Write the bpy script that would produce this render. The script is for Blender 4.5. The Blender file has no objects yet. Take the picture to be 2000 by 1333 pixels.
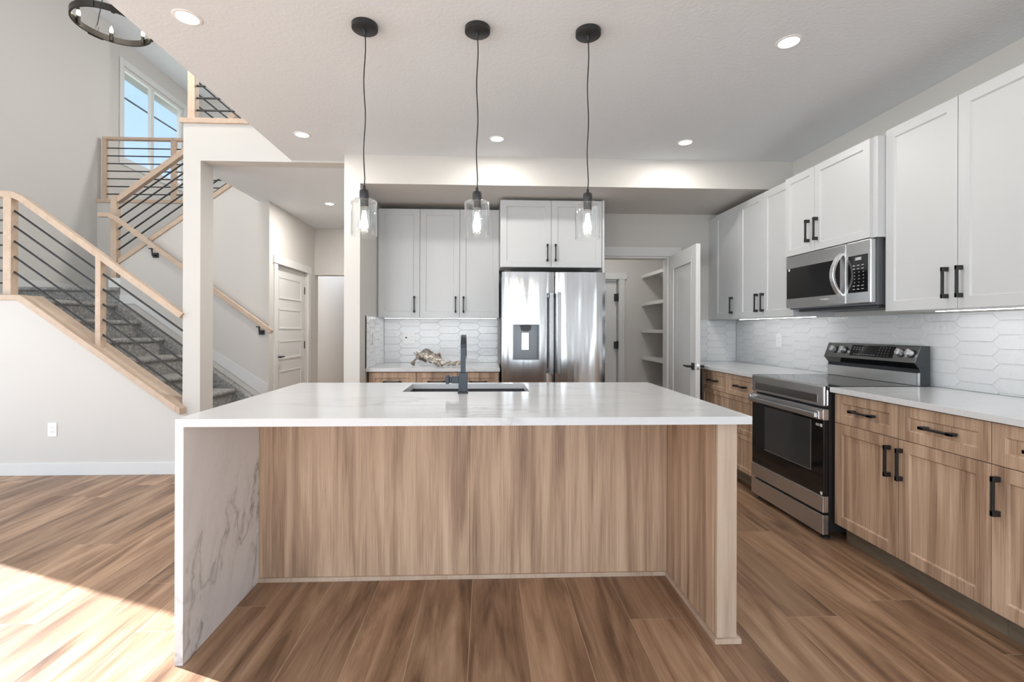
import bpy, bmesh, math, random
from mathutils import Vector, Matrix
random.seed(7)
sc = bpy.context.scene
COL = sc.collection
PI = math.pi

# ------------------------------------------------------------------ camera
cam_d = bpy.data.cameras.new('camera')
cam = bpy.data.objects.new('camera', cam_d); COL.objects.link(cam)
cam_d.sensor_width = 36.0
cam_d.lens = 922.87 * 36.0 / 2000.0
cam_d.shift_x = (1000 - 985.11) / 2000.0
cam_d.shift_y = (643.11 - 666.5) / 2000.0
cam_d.clip_start = 0.05
cam.matrix_world = (Matrix.Translation((0, 0, 1.2506)) @ Matrix.Rotation(-0.0392, 4, 'Z')
                    @ Matrix.Rotation(PI / 2, 4, 'X') @ Matrix.Rotation(0.003, 4, 'Z'))
sc.camera = cam

# ------------------------------------------------------------------ exposure
sc.view_settings.view_transform = 'Standard'
sc.view_settings.look = 'None'
sc.view_settings.gamma = 1.0
sc.view_settings.use_curve_mapping = False
sc.view_settings.exposure = 0.2
try:
    sc.cycles.use_denoising = True
    sc.cycles.caustics_reflective = False
    sc.cycles.caustics_refractive = False
    sc.cycles.diffuse_bounces = 6
    sc.cycles.transparent_max_bounces = 16
except Exception:
    pass

# ------------------------------------------------------------------ world, sun, daylight
world = bpy.data.worlds.new('world'); sc.world = world
world.use_nodes = True
wn, wl = world.node_tree.nodes, world.node_tree.links
wn.clear()
w_out = wn.new('ShaderNodeOutputWorld'); w_bg = wn.new('ShaderNodeBackground')
w_tc = wn.new('ShaderNodeTexCoord'); w_sep = wn.new('ShaderNodeSeparateXYZ')
w_ramp = wn.new('ShaderNodeValToRGB'); w_noise = wn.new('ShaderNodeTexNoise')
w_cr = wn.new('ShaderNodeValToRGB'); w_mix = wn.new('ShaderNodeMixRGB')
w_ramp.color_ramp.elements[0].position = 0.0; w_ramp.color_ramp.elements[0].color = (0.62, 0.64, 0.62, 1)
w_ramp.color_ramp.elements[1].position = 0.75; w_ramp.color_ramp.elements[1].color = (0.30, 0.58, 0.98, 1)
e = w_ramp.color_ramp.elements.new(0.05); e.color = (0.58, 0.77, 1.0, 1)
e = w_ramp.color_ramp.elements.new(0.42); e.color = (0.45, 0.68, 1.0, 1)
w_noise.inputs['Scale'].default_value = 4.5; w_noise.inputs['Detail'].default_value = 6
w_cr.color_ramp.elements[0].position = 0.52; w_cr.color_ramp.elements[0].color = (0, 0, 0, 1)
w_cr.color_ramp.elements[1].position = 0.66; w_cr.color_ramp.elements[1].color = (0.85, 0.85, 0.85, 1)
w_mix.inputs[2].default_value = (0.95, 0.95, 0.97, 1)
wl.new(w_tc.outputs['Generated'], w_sep.inputs[0]); wl.new(w_tc.outputs['Generated'], w_noise.inputs['Vector'])
wl.new(w_sep.outputs['Z'], w_ramp.inputs[0]); wl.new(w_noise.outputs['Fac'], w_cr.inputs[0])
wl.new(w_cr.outputs[0], w_mix.inputs[0]); wl.new(w_ramp.outputs[0], w_mix.inputs[1])
wl.new(w_mix.outputs[0], w_bg.inputs['Color']); wl.new(w_bg.outputs[0], w_out.inputs[0])
w_bg.inputs['Strength'].default_value = 1.15

def lamp(name, kind, loc, aim, energy, color=(1, 1, 1), **kw):
    d = bpy.data.lights.new(name, kind); d.energy = energy; d.color = color
    for k, v in kw.items(): setattr(d, k, v)
    o = bpy.data.objects.new(name, d); COL.objects.link(o)
    o.location = loc
    o.rotation_euler = Vector(aim).to_track_quat('-Z', 'Y').to_euler()
    return o

def arealamp(name, loc, aim, energy, sx, sy, color=(1, 1, 1), **kw):
    return lamp(name, 'AREA', loc, aim, energy, color, shape='RECTANGLE', size=sx, size_y=sy, **kw)

EL = math.radians(25)
lamp('sun', 'SUN', (-20, 8, 10), (0.928 * math.cos(EL), -0.373 * math.cos(EL), -math.sin(EL)), 24, (0.97, 0.97, 0.98), angle=0.009)
# daylight lamps at the glazed openings; the right and side ones are added fill
DAY = (0.86, 0.94, 1.0)
arealamp('daylight_rear_door', (0.0, -3.72, 1.2), (0, 1, 0.12), 84, 2.6, 2.1, DAY)
arealamp('daylight_rear_low', (-3.4, -3.72, 1.4), (0, 1, 0.2), 70, 2.8, 2.2, DAY)
arealamp('daylight_rear_high', (-3.4, -3.72, 4.2), (0, 1, 0), 105, 2.8, 1.8, DAY)
arealamp('daylight_patio', (-5.75, 2.16, 1.33), (1, 0, 0.45), 66, 3.2, 2.4, DAY)
arealamp('fill_right', (2.98, -2.1, 1.35), (-1, 0, 0.1), 95, 2.4, 1.9, DAY)  # fill lamp at an added window, brightens the waterfall panel and left wall
arealamp('fill_side', (-5.75, -1.7, 1.33), (1, 0, 0.45), 80, 3.0, 2.4, DAY)  # fill lamp at an added left window, brightens the room from behind

# ------------------------------------------------------------------ material helpers
class T:
    def __init__(s, name):
        s.m = bpy.data.materials.new(name); s.m.use_nodes = True
        s.t = s.m.node_tree; s.t.nodes.clear()
        s.out = s.t.nodes.new('ShaderNodeOutputMaterial')
    def set(s, sock, v):
        if hasattr(v, 'is_output'): s.t.links.new(v, sock)
        elif isinstance(v, tuple) and len(v) == 3 and len(getattr(sock, 'default_value', (0, 0, 0))) == 4: sock.default_value = (*v, 1)
        else: sock.default_value = v
    def n(s, typ, ins=None, out=0, **props):
        nd = s.t.nodes.new('ShaderNode' + typ)
        for k, v in props.items(): setattr(nd, k, v)
        for k, v in (ins or {}).items(): s.set(nd.inputs[k], v)
        return nd.outputs[out]
    def mth(s, op, a, b=0.0, c=0.0):
        return s.n('Math', {0: a, 1: b, 2: c}, operation=op)
    def pos(s): return s.n('NewGeometry', out='Position')
    def sep(s, v):
        nd = s.t.nodes.new('ShaderNodeSeparateXYZ'); s.set(nd.inputs[0], v); return nd.outputs
    def xyz(s, x, y, z): return s.n('CombineXYZ', {0: x, 1: y, 2: z})
    def ramp(s, fac, stops, interp='LINEAR'):
        nd = s.t.nodes.new('ShaderNodeValToRGB'); s.set(nd.inputs[0], fac); cr = nd.color_ramp; cr.interpolation = interp
        while len(cr.elements) < len(stops): cr.elements.new(0.5)
        for e, (p, c) in zip(cr.elements, stops):
            e.position = p; e.color = (c, c, c, 1) if isinstance(c, (int, float)) else (*c, 1)
        return nd.outputs[0]
    def noise(s, vec, scale, detail=4.0, rough=0.5, dist=0.0, out=0):
        return s.n('TexNoise', {'Vector': vec, 'Scale': scale, 'Detail': detail, 'Roughness': rough, 'Distortion': dist}, out=out)
    def mix(s, fac, a, b, blend='MIX'):
        return s.n('MixRGB', {0: fac, 1: a, 2: b}, blend_type=blend)
    def bump(s, h, strength=0.1, dist=0.01):
        return s.n('Bump', {'Height': h, 'Strength': strength, 'Distance': dist})
    def bsdf(s, color, rough=0.5, metal=0.0, normal=None, **kw):
        ins = {'Base Color': color, 'Roughness': rough, 'Metallic': metal}
        if normal is not None: ins['Normal'] = normal
        for k, v in kw.items(): ins[k.replace('_', ' ')] = v
        sh = s.n('BsdfPrincipled', ins)
        s.t.links.new(sh, s.out.inputs[0]); return s.m
    def surf(s, sh):
        s.t.links.new(sh, s.out.inputs[0]); return s.m

def plain(name, c, rough=0.5, metal=0.0, **kw): return T(name).bsdf(c, rough, metal, **kw)

def m_paint(name, c, bump=0.03, sc_=220, rough=0.75):
    t = T(name); n = t.noise(t.pos(), sc_, 3)
    return t.bsdf(c, rough, normal=t.bump(n, bump, 0.004))

M = {}
M['paint'] = m_paint('wall_paint', (0.61, 0.59, 0.562))
M['ceil'] = m_paint('ceiling_paint', (0.745, 0.78, 0.815), 0.35, 60, 0.85)
M['trim'] = plain('white_trim', (0.69, 0.69, 0.685), 0.4)
M['cab'] = plain('white_cabinet', (0.57, 0.58, 0.59), 0.38)
M['black'] = plain('matte_black', (0.018, 0.018, 0.019), 0.42)
M['blackgloss'] = plain('black_glass', (0.008, 0.008, 0.009), 0.06)
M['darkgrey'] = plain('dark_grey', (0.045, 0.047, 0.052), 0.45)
M['gunmetal'] = plain('gunmetal', (0.036, 0.040, 0.048), 0.35, 0.5)
M['plastic'] = plain('white_plastic', (0.82, 0.82, 0.81), 0.35)
M['satin'] = plain('satin_steel', (0.78, 0.78, 0.78), 0.28, 0.85)
M['chrome'] = plain('chrome', (0.75, 0.75, 0.75), 0.12, 1.0)
M['bronze'] = plain('dark_bronze', (0.055, 0.05, 0.043), 0.4, 0.7)

def m_wood(name, stops, scale=(15, 15, 0.75), rough=0.45):
    t = T(name)
    rnd = t.n('ObjectInfo', out='Random')
    x, y, z = t.sep(t.pos())
    off = t.mth('MULTIPLY', rnd, 37.0)
    v = t.xyz(t.mth('ADD', t.mth('MULTIPLY', x, scale[0]), off), t.mth('ADD', t.mth('MULTIPLY', y, scale[1]), off), t.mth('MULTIPLY', z, scale[2]))
    n1 = t.noise(v, 1.0, 5, 0.55, 0.6)
    v2 = t.xyz(t.mth('MULTIPLY', x, scale[0] * 14), t.mth('MULTIPLY', y, scale[1] * 14), t.mth('MULTIPLY', z, scale[2] * 4))
    n2 = t.noise(v2, 1.0, 4, 0.6)
    f = t.mth('ADD', t.mth('MULTIPLY', n1, 0.66), t.mth('MULTIPLY', n2, 0.34))
    c = t.ramp(f, stops)
    return t.bsdf(c, rough, normal=t.bump(n2, 0.08, 0.002))

M['wood'] = m_wood('walnut_laminate', [(0.31, (0.16, 0.096, 0.06)), (0.42, (0.33, 0.214, 0.143)), (0.53, (0.50, 0.345, 0.235)), (0.69, (0.69, 0.51, 0.37))])
M['woodlight'] = m_wood('light_wood_laminate', [(0.28, (0.36, 0.255, 0.185)), (0.5, (0.50, 0.385, 0.295)), (0.72, (0.60, 0.48, 0.38))], (14, 14, 0.8))
M['oak'] = m_wood('pale_oak', [(0.25, (0.46, 0.335, 0.24)), (0.5, (0.55, 0.42, 0.32)), (0.75, (0.62, 0.49, 0.385))], (16, 16, 16), 0.5)
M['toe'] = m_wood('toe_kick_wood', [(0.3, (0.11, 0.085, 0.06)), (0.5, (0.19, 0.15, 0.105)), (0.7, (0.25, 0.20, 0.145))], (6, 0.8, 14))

def m_floor():
    t = T('plank_floor')
    x, y, z = t.sep(t.pos())
    PW, PL = 0.229, 1.52
    u = t.mth('DIVIDE', t.mth('SUBTRACT', x, 0.167 - 0.229 * 100), PW)
    i = t.mth('FLOOR', u); fu = t.mth('FRACT', u)
    r1 = t.n('TexWhiteNoise', {'W': i}, noise_dimensions='1D')
    v = t.mth('ADD', t.mth('DIVIDE', t.mth('ADD', y, 50.0), PL), t.mth('MULTIPLY', r1, 1.0))
    j = t.mth('FLOOR', v); fv = t.mth('FRACT', v)
    r2 = t.n('TexWhiteNoise', {'Vector': t.xyz(i, j, 0.3)}, noise_dimensions='3D')
    off = t.mth('MULTIPLY', r2, 60.0)
    g = t.xyz(t.mth('ADD', t.mth('MULTIPLY', x, 9.0), off), t.mth('ADD', t.mth('MULTIPLY', y, 0.95), off), off)
    n1 = t.noise(g, 1.0, 5, 0.55, 1.1)
    g2 = t.xyz(t.mth('MULTIPLY', x, 120.0), t.mth('MULTIPLY', y, 5.0), off)
    n2 = t.noise(g2, 1.0, 4, 0.6)
    g3 = t.xyz(t.mth('ADD', t.mth('MULTIPLY', x, 26.0), off), t.mth('MULTIPLY', y, 2.2), off)
    n3 = t.noise(g3, 1.0, 4, 0.6, 0.8)
    f = t.mth('ADD', t.mth('ADD', t.mth('MULTIPLY', n1, 0.70), t.mth('MULTIPLY', n2, 0.15)), t.mth('MULTIPLY', n3, 0.15))
    c = t.ramp(f, [(0.31, (0.08, 0.042, 0.023)), (0.41, (0.18, 0.10, 0.057)), (0.52, (0.32, 0.193, 0.117)), (0.62, (0.43, 0.28, 0.18)), (0.75, (0.55, 0.385, 0.27))])
    hsv = t.n('HueSaturation', {'Value': t.mth('ADD', t.mth('MULTIPLY', r2, 0.34), 0.84), 'Color': c})
    eu = t.mth('MULTIPLY', t.mth('MINIMUM', fu, t.mth('SUBTRACT', 1.0, fu)), PW)
    ev = t.mth('MULTIPLY', t.mth('MINIMUM', fv, t.mth('SUBTRACT', 1.0, fv)), PL)
    e_ = t.mth('MINIMUM', eu, ev)
    seam = t.mth('LESS_THAN', e_, 0.0011)
    c2 = t.mix(t.mth('MULTIPLY', seam, 0.75), hsv, (0.52, 0.40, 0.29))
    return t.bsdf(c2, t.mth('ADD', 0.36, t.mth('MULTIPLY', n2, 0.15)), normal=t.bump(t.mth('SUBTRACT', t.mth('MULTIPLY', n2, 0.3), seam), 0.12, 0.002), Specular_IOR_Level=0.4)
M['floor'] = m_floor()

def m_quartz(name='white_quartz', vein=1.0):
    t = T(name)
    p = t.pos()
    x, y, z = t.sep(p)
    # veins drawn out along one slanting direction of the slab
    q = t.xyz(t.mth('ADD', t.mth('MULTIPLY', x, 0.55), t.mth('MULTIPLY', z, 0.25)), t.mth('ADD', t.mth('MULTIPLY', y, 2.1), t.mth('MULTIPLY', z, -0.75)), t.mth('MULTIPLY', z, 0.5))
    w = t.noise(p, 2.6, 4, 0.6, 0.0, out=1)
    q2 = t.n('VectorMath', {0: q, 1: t.n('VectorMath', {0: w, 'Scale': 0.42}, operation='SCALE')}, operation='ADD')
    n1 = t.noise(q2, 0.8, 5, 0.62)
    d = t.mth('ABSOLUTE', t.mth('SUBTRACT', n1, 0.5))
    v1 = t.ramp(d, [(0.0, 1.0), (0.006, 0.5), (0.018, 0.13), (0.05, 0.0)])
    msk = t.ramp(t.noise(p, 1.7, 2), [(0.40, 0.0), (0.62, 1.0)] if vein < 0.5 else [(0.36, 0.05), (0.58, 1.0)])
    fine = t.noise(q2, 3.6, 6, 0.7)
    d2 = t.mth('ABSOLUTE', t.mth('SUBTRACT', fine, 0.53))
    v2 = t.ramp(d2, [(0.0, 0.5), (0.012, 0.1), (0.03, 0.0)])
    cloud = t.ramp(t.noise(q2, 1.6, 4, 0.6), [(0.45, 0.0), (0.75, 0.16)])
    a = t.mth('ADD', t.mth('MULTIPLY', v1, msk), t.mth('MULTIPLY', t.mth('MULTIPLY', v2, msk), 0.5))
    a = t.mth('MINIMUM', t.mth('MULTIPLY', t.mth('ADD', a, cloud), vein), 1.0)
    c = t.mix(a, (0.66, 0.67, 0.68) if vein < 0.5 else (0.80, 0.81, 0.82), (0.34, 0.34, 0.35))
    return t.bsdf(c, 0.13)
M['quartz'] = m_quartz(vein=0.38)
M['quartzv'] = m_quartz('veined_quartz', 0.95)

def m_tile():
    t = T('gloss_white_tile')
    n = t.noise(t.pos(), 26, 2, 0.5)
    return t.bsdf((0.77, 0.775, 0.78), 0.10, normal=t.bump(n, 0.22, 0.02))
M['tile'] = m_tile()
M['grout'] = plain('grout', (0.68, 0.69, 0.70), 0.8)

def m_steel(name, base=0.56, rough=0.24, wav=0.0, axis='z'):
    t = T(name)
    x, y, z = t.sep(t.pos())
    if axis == 'z': v = t.xyz(t.mth('MULTIPLY', x, 700.0), t.mth('MULTIPLY', y, 700.0), t.mth('MULTIPLY', z, 6.0))
    else: v = t.xyz(t.mth('MULTIPLY', x, 500.0), t.mth('MULTIPLY', y, 6.0), t.mth('MULTIPLY', z, 500.0))
    n = t.noise(v, 1.0, 2)
    h = t.bump(n, 0.05, 0.001)
    if wav:
        v2 = t.xyz(t.mth('MULTIPLY', x, 4.6), t.mth('MULTIPLY', y, 3.0), t.mth('MULTIPLY', z, 1.5))
        v3 = t.xyz(t.mth('MULTIPLY', x, 24.0), t.mth('MULTIPLY', y, 3.0), t.mth('MULTIPLY', z, 1.3))
        n2 = t.mth('ADD', t.mth('MULTIPLY', t.noise(v2, 1.0, 0.5, 0.4), 0.9), t.mth('MULTIPLY', t.noise(v3, 1.0, 0.5, 0.4), 0.1))
        h = t.n('Bump', {'Height': n2, 'Strength': wav, 'Distance': 0.06, 'Normal': h})
    return t.bsdf((base, base, base * 1.01), t.mth('ADD', rough - 0.03, t.mth('MULTIPLY', n, 0.06)), 1.0, normal=h)
M['steel'] = m_steel('brushed_steel', 0.64, 0.32, axis='y')
M['fridge'] = m_steel('fridge_steel', 0.55, 0.16, 0.26)
M['darksteel'] = m_steel('dark_steel', 0.34, 0.25, axis='y')

def m_glass(name, tint=(1, 1, 1), ior=1.35, rough=0.0):
    t = T(name)
    fc = t.n('LayerWeight', {'Blend': 0.5}, out='Facing')
    fr = t.mth('ADD', 0.04, t.mth('MULTIPLY', t.mth('POWER', fc, 2.6), ior))
    tr = t.n('BsdfTransparent', {'Color': tint}); gl = t.n('BsdfGlossy', {'Color': (1, 1, 1), 'Roughness': rough})
    return t.surf(t.n('MixShader', {0: fr, 1: tr, 2: gl}))
M['glass'] = m_glass('clear_glass', (0.98, 0.985, 0.985), 0.65)
M['pane'] = m_glass('window_glass', (0.97, 0.98, 0.99), 0.3)

def m_frost():
    t = T('frosted_glass')
    fr = t.mth('ADD', 0.05, t.mth('MULTIPLY', t.mth('POWER', t.n('LayerWeight', {'Blend': 0.5}, out='Facing'), 4.0), 0.5))
    tr = t.n('BsdfTransparent', {'Color': (0.93, 0.95, 0.95)}); df = t.n('BsdfDiffuse', {'Color': (0.78, 0.79, 0.79)})
    a = t.n('MixShader', {0: 0.72, 1: tr, 2: df})
    gl = t.n('BsdfGlossy', {'Color': (1, 1, 1), 'Roughness': 0.04})
    return t.surf(t.n('MixShader', {0: fr, 1: a, 2: gl}))
M['frost'] = m_frost()

def m_emit(name, c, s):
    t = T(name); return t.surf(t.n('Emission', {'Color': c, 'Strength': s}))
M['lens'] = m_emit('downlight_lens', (1.0, 0.98, 0.95), 9.0)
M['filament'] = m_emit('bulb_glow', (1.0, 0.86, 0.66), 11.0)
M['candle'] = m_emit('candle_bulb_glow', (1.0, 0.80, 0.50), 7.0)
M['led'] = m_emit('led_strip', (1.0, 0.99, 0.97), 12.0)
M['digits'] = m_emit('display_digits', (0.85, 0.9, 0.92), 0.9)

def m_carpet():
    t = T('grey_carpet')
    p = t.pos()
    n = t.noise(p, 190, 4, 0.75); n2 = t.noise(p, 38, 4, 0.65)
    f = t.mth('ADD', t.mth('MULTIPLY', n, 0.6), t.mth('MULTIPLY', n2, 0.4))
    c = t.ramp(f, [(0.34, (0.09, 0.089, 0.086)), (0.5, (0.29, 0.285, 0.278)), (0.66, (0.64, 0.63, 0.61))])
    return t.bsdf(c, 0.95, normal=t.bump(f, 0.6, 0.012))
M['carpet'] = m_carpet()

def m_leaf():
    t = T('weathered_silver')
    n = t.noise(t.pos(), 30, 5, 0.7)
    c = t.ramp(n, [(0.35, (0.10, 0.088, 0.07)), (0.5, (0.36, 0.33, 0.285)), (0.64, (0.78, 0.75, 0.69))])
    return t.bsdf(c, 0.32, 0.75, normal=t.bump(n, 0.5, 0.01))
M['leaf'] = m_leaf()
M['eave'] = plain('grey_soffit', (0.22, 0.23, 0.23), 0.7)
M['grass'] = plain('outdoor_ground', (0.30, 0.32, 0.26), 0.9)

# ------------------------------------------------------------------ mesh helpers
OFF = {}
def V(*a): return Vector(a)

class MB:
    def __init__(s): s.bm = bmesh.new()
    def f(s, vs):
        try: return s.bm.faces.new(vs)
        except ValueError: return None
    def hexa(s, p):
        v = [s.bm.verts.new(q) for q in p]
        for a in ((0, 1, 2, 3), (4, 5, 6, 7), (0, 1, 5, 4), (1, 2, 6, 5), (2, 3, 7, 6), (3, 0, 4, 7)): s.f([v[i] for i in a])
        return s
    def box(s, x0, x1, y0, y1, z0, z1):
        return s.hexa([(x0, y0, z0), (x1, y0, z0), (x1, y1, z0), (x0, y1, z0), (x0, y0, z1), (x1, y0, z1), (x1, y1, z1), (x0, y1, z1)])
    def pbox(s, F, a0, a1, b0, b1, c0, c1):
        P = lambda a, b, c: F[0] + F[1] * a + V(0, 0, b) + F[2] * c
        return s.hexa([P(a0, b0, c0), P(a1, b0, c0), P(a1, b0, c1), P(a0, b0, c1), P(a0, b1, c0), P(a1, b1, c0), P(a1, b1, c1), P(a0, b1, c1)])
    def prism(s, poly, ax, a0, a1):
        mk = {'y': lambda p, a: (p[0], a, p[1]), 'x': lambda p, a: (a, p[0], p[1]), 'z': lambda p, a: (p[0], p[1], a)}[ax]
        A = [s.bm.verts.new(mk(p, a0)) for p in poly]; B = [s.bm.verts.new(mk(p, a1)) for p in poly]
        s.f(A); s.f(list(reversed(B))); n = len(poly)
        for i in range(n): s.f([A[i], A[(i + 1) % n], B[(i + 1) % n], B[i]])
        return s
    def cyl(s, p0, p1, r0, r1=None, n=16, caps=True):
        return s.tube([p0, p1], [r0, r0 if r1 is None else r1], n, caps)
    def tube(s, pts, r, n=8, caps=True):
        pts = [Vector(p) for p in pts]; k = len(pts)
        rs = r if isinstance(r, list) else [r] * k
        rings = []; prev = None
        for i, p in enumerate(pts):
            d = (pts[min(i + 1, k - 1)] - pts[max(i - 1, 0)]).normalized()
            if prev is None:
                a = d.orthogonal().normalized()
            else:
                a = (prev - d * prev.dot(d)).normalized()
            prev = a; b = d.cross(a)
            rings.append([s.bm.verts.new(p + (a * math.cos(2 * PI * q / n) + b * math.sin(2 * PI * q / n)) * rs[i]) for q in range(n)])
        for A, B in zip(rings, rings[1:]):
            for q in range(n): s.f([A[q], A[(q + 1) % n], B[(q + 1) % n], B[q]])
        if caps: s.f(list(reversed(rings[0]))); s.f(rings[-1])
        return s
    def strip(s, pts, w, h, side):
        """rectangular section w (along side) x h swept along pts"""
        pts = [Vector(p) for p in pts]; k = len(pts); side = Vector(side).normalized(); rings = []
        for i, p in enumerate(pts):
            d0 = (pts[i] - pts[i - 1]).normalized() if i else None
            d1 = (pts[i + 1] - pts[i]).normalized() if i < k - 1 else None
            d = ((d0 or d1) + (d1 or d0)).normalized()
            up = side.cross(d).normalized()
            sc_ = 1.0 / max(0.3, up.dot(side.cross(d0 or d1).normalized()))
            rings.append([s.bm.verts.new(p + side * (w / 2 * a) + up * (h / 2 * b * sc_)) for a, b in ((-1, -1), (1, -1), (1, 1), (-1, 1))])
        for A, B in zip(rings, rings[1:]):
            for q in range(4): s.f([A[q], A[(q + 1) % 4], B[(q + 1) % 4], B[q]])
        s.f(list(reversed(rings[0]))); s.f(rings[-1])
        return s
    def lathe(s, c, prof, n=24, closed=False):
        c = Vector(c); rings = []
        for r, z in prof:
            rings.append([s.bm.verts.new(c + V(r * math.cos(2 * PI * q / n), r * math.sin(2 * PI * q / n), z)) for q in range(n)] if r > 1e-6 else [s.bm.verts.new(c + V(0, 0, z))])
        prs = list(zip(rings, rings[1:])) + ([(rings[-1], rings[0])] if closed else [])
        for A, B in prs:
            for q in range(n):
                q2 = (q + 1) % n
                if len(A) == 1 and len(B) == 1: continue
                if len(A) == 1: s.f([A[0], B[q2], B[q]])
                elif len(B) == 1: s.f([A[q], A[q2], B[0]])
                else: s.f([A[q], A[q2], B[q2], B[q]])
        return s
    def shaker(s, F, a0, a1, b0, b1, c0, t=0.02, fw=0.057, rec=0.008):
        P = lambda a, b, c: s.bm.verts.new(F[0] + F[1] * a + V(0, 0, b) + F[2] * c)
        R = lambda i, c: [P(a0 + i, b0 + i, c), P(a1 - i, b0 + i, c), P(a1 - i, b1 - i, c), P(a0 + i, b1 - i, c)]
        rings = [R(0, c0), R(0, c0 + t - 0.0015), R(0.0015, c0 + t), R(fw, c0 + t), R(fw + 0.007, c0 + t - rec)]
        s.f(rings[0])
        for A, B in zip(rings, rings[1:]):
            for q in range(4): s.f([A[q], A[(q + 1) % 4], B[(q + 1) % 4], B[q]])
        s.f(rings[-1])
        return s
    def build(s, name, m, parent=None, bevel=0.0, smooth=False, solid=0.0):
        bmesh.ops.recalc_face_normals(s.bm, faces=s.bm.faces)
        off = OFF.get(parent.name, V(0, 0, 0)) if parent else V(0, 0, 0)
        if off.length: bmesh.ops.translate(s.bm, verts=s.bm.verts, vec=-off)
        me = bpy.data.meshes.new(name); s.bm.to_mesh(me); s.bm.free()
        if smooth:
            for p in me.polygons: p.use_smooth = True
        me.materials.append(M[m] if isinstance(m, str) else m)
        o = bpy.data.objects.new(name, me); COL.objects.link(o)
        if parent: o.parent = parent
        OFF[o.name] = off
        if solid:
            q = o.modifiers.new('solid', 'SOLIDIFY'); q.thickness = solid
        if bevel:
            q = o.modifiers.new('bevel', 'BEVEL'); q.width = bevel; q.segments = 2; q.limit_method = 'ANGLE'; q.angle_limit = 0.7
        if smooth:
            q = o.modifiers.new('split', 'EDGE_SPLIT'); q.split_angle = math.radians(38)
        return o

def tag(o, label=None, cat=None, group=None, kind=None):
    if label: o['label'] = label
    if cat: o['category'] = cat
    if group: o['group'] = group
    if kind: o['kind'] = kind
    return o
def thing(name, label, cat, loc, group=None):
    o = bpy.data.objects.new(name, None); COL.objects.link(o)
    o.location = loc; o.empty_display_size = 0.1
    OFF[o.name] = Vector(loc)
    return tag(o, label, cat, group)
def struct(mb, name, m, parent=None, **kw):
    o = mb.build(name, m, parent, **kw)
    if not parent: o['kind'] = 'structure'
    return o
def copy_tree(o, parent=None):
    c = o.copy(); COL.objects.link(c)
    if parent: c.parent = parent
    for ch in list(o.children): copy_tree(ch, c)
    return c
def weld(mb):
    """join the touching boxes of one slab and drop the faces between them"""
    bmesh.ops.remove_doubles(mb.bm, verts=mb.bm.verts, dist=1e-5)
    mb.bm.normal_update()
    sn = {}
    for f_ in mb.bm.faces: sn.setdefault(tuple(round(c, 4) for c in f_.calc_center_median()), []).append(f_)
    # a face welded from two boxes has edges shared by more than two faces all round
    dead = [f_ for v in sn.values() if len(v) > 1 for f_ in v]
    for v in sn.values():
        if len(v) == 1:
            f_ = v[0]; c = f_.calc_center_median(); n_ = f_.normal
            e_ = max(f_.edges, key=lambda q: q.calc_length())
            s1 = [g for g in e_.link_faces if g is not f_]
            sides = {round((g.calc_center_median() - c).dot(n_) > 1e-6) for g in s1 if abs((g.calc_center_median() - c).dot(n_)) > 1e-6}
            if len(sides) == 2 and all(len({round((g.calc_center_median() - c).dot(n_) > 1e-6) for g in q.link_faces if g is not f_ and abs((g.calc_center_median() - c).dot(n_)) > 1e-6}) == 2 for q in f_.edges): dead.append(f_)
    bmesh.ops.delete(mb.bm, geom=dead, context='FACES')
def holes(mb, ax, f0, f1, a0, a1, z0, z1, hs):
    """wall slab normal to axis ax between f0..f1, with rectangular openings (a0,a1,z0,z1)"""
    A = sorted({a0, a1, *[h[0] for h in hs], *[h[1] for h in hs]}); Z = sorted({z0, z1, *[h[2] for h in hs], *[h[3] for h in hs]})
    for p, q in zip(A, A[1:]):
        for r, t in zip(Z, Z[1:]):
            if any(h[0] <= p and q <= h[1] and h[2] <= r and t <= h[3] for h in hs): continue
            mb.box(*((p, q, f0, f1) if ax == 'y' else (f0, f1, p, q)), r, t)
    weld(mb)
    return mb

# ------------------------------------------------------------------ setting
ZC, F2, ZU = 2.726, 3.05, 5.65
XW, YB = 2.695, 4.98           # right wall, kitchen back wall
XL = -5.44
struct(MB().box(-6.0, 3.2, -4.2, 12.0, -0.12, 0.0), 'floor', 'floor')
struct(MB().box(-1.71, 2.9, -3.8, 4.30, ZC, F2 - 0.03).box(-2.64, -1.71, 4.24, 5.60, ZC, F2 - 0.03).box(-1.71, 2.9, 4.30, 5.60, ZC, F2 - 0.03)
       .box(-2.518, 2.9, 5.60, 12.0, ZC, F2), 'ceiling', 'ceil')
struct(MB().box(-6.0, 2.9, -3.8, 9.4, ZU, ZU + 0.1), 'ceiling_upper', 'ceil')

wl_ = MB(); holes(wl_, 'x', XL - 0.14, XL, -3.75, 7.05, 0.0, ZU, [(0.5, 3.83, 0.05, 2.62), (-3.3, -0.1, 0.05, 2.62)]); struct(wl_, 'wall_left', 'paint')
wl_ = MB(); holes(wl_, 'x', -5.68, -5.55, 7.05, 9.3, 2.6, ZU, [(7.45, 8.90, 3.83, 5.27)]); struct(wl_, 'wall_left_upper', 'paint')
wl_ = MB(); holes(wl_, 'y', -3.75, -3.6, -5.6, 2.9, 0.0, ZU, [(-1.3, 1.3, 0.05, 2.25), (-4.8, -2.0, 0.35, 2.5), (-4.8, -2.0, 3.3, 5.1)]); struct(wl_, 'wall_rear', 'paint')
wl_ = MB(); holes(wl_, 'x', XW, XW + 0.14, -3.75, 5.1, 0.0, ZC, [(-3.3, -0.9, 0.4, 2.3)]); struct(wl_, 'wall_right', 'paint')
struct(MB().box(-5.7, 2.9, 9.2, 9.3, 2.6, ZU).box(1.2, 1.3, -3.75, 9.3, F2 - 0.03, ZU), 'wall_upper_hall', 'paint')
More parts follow.
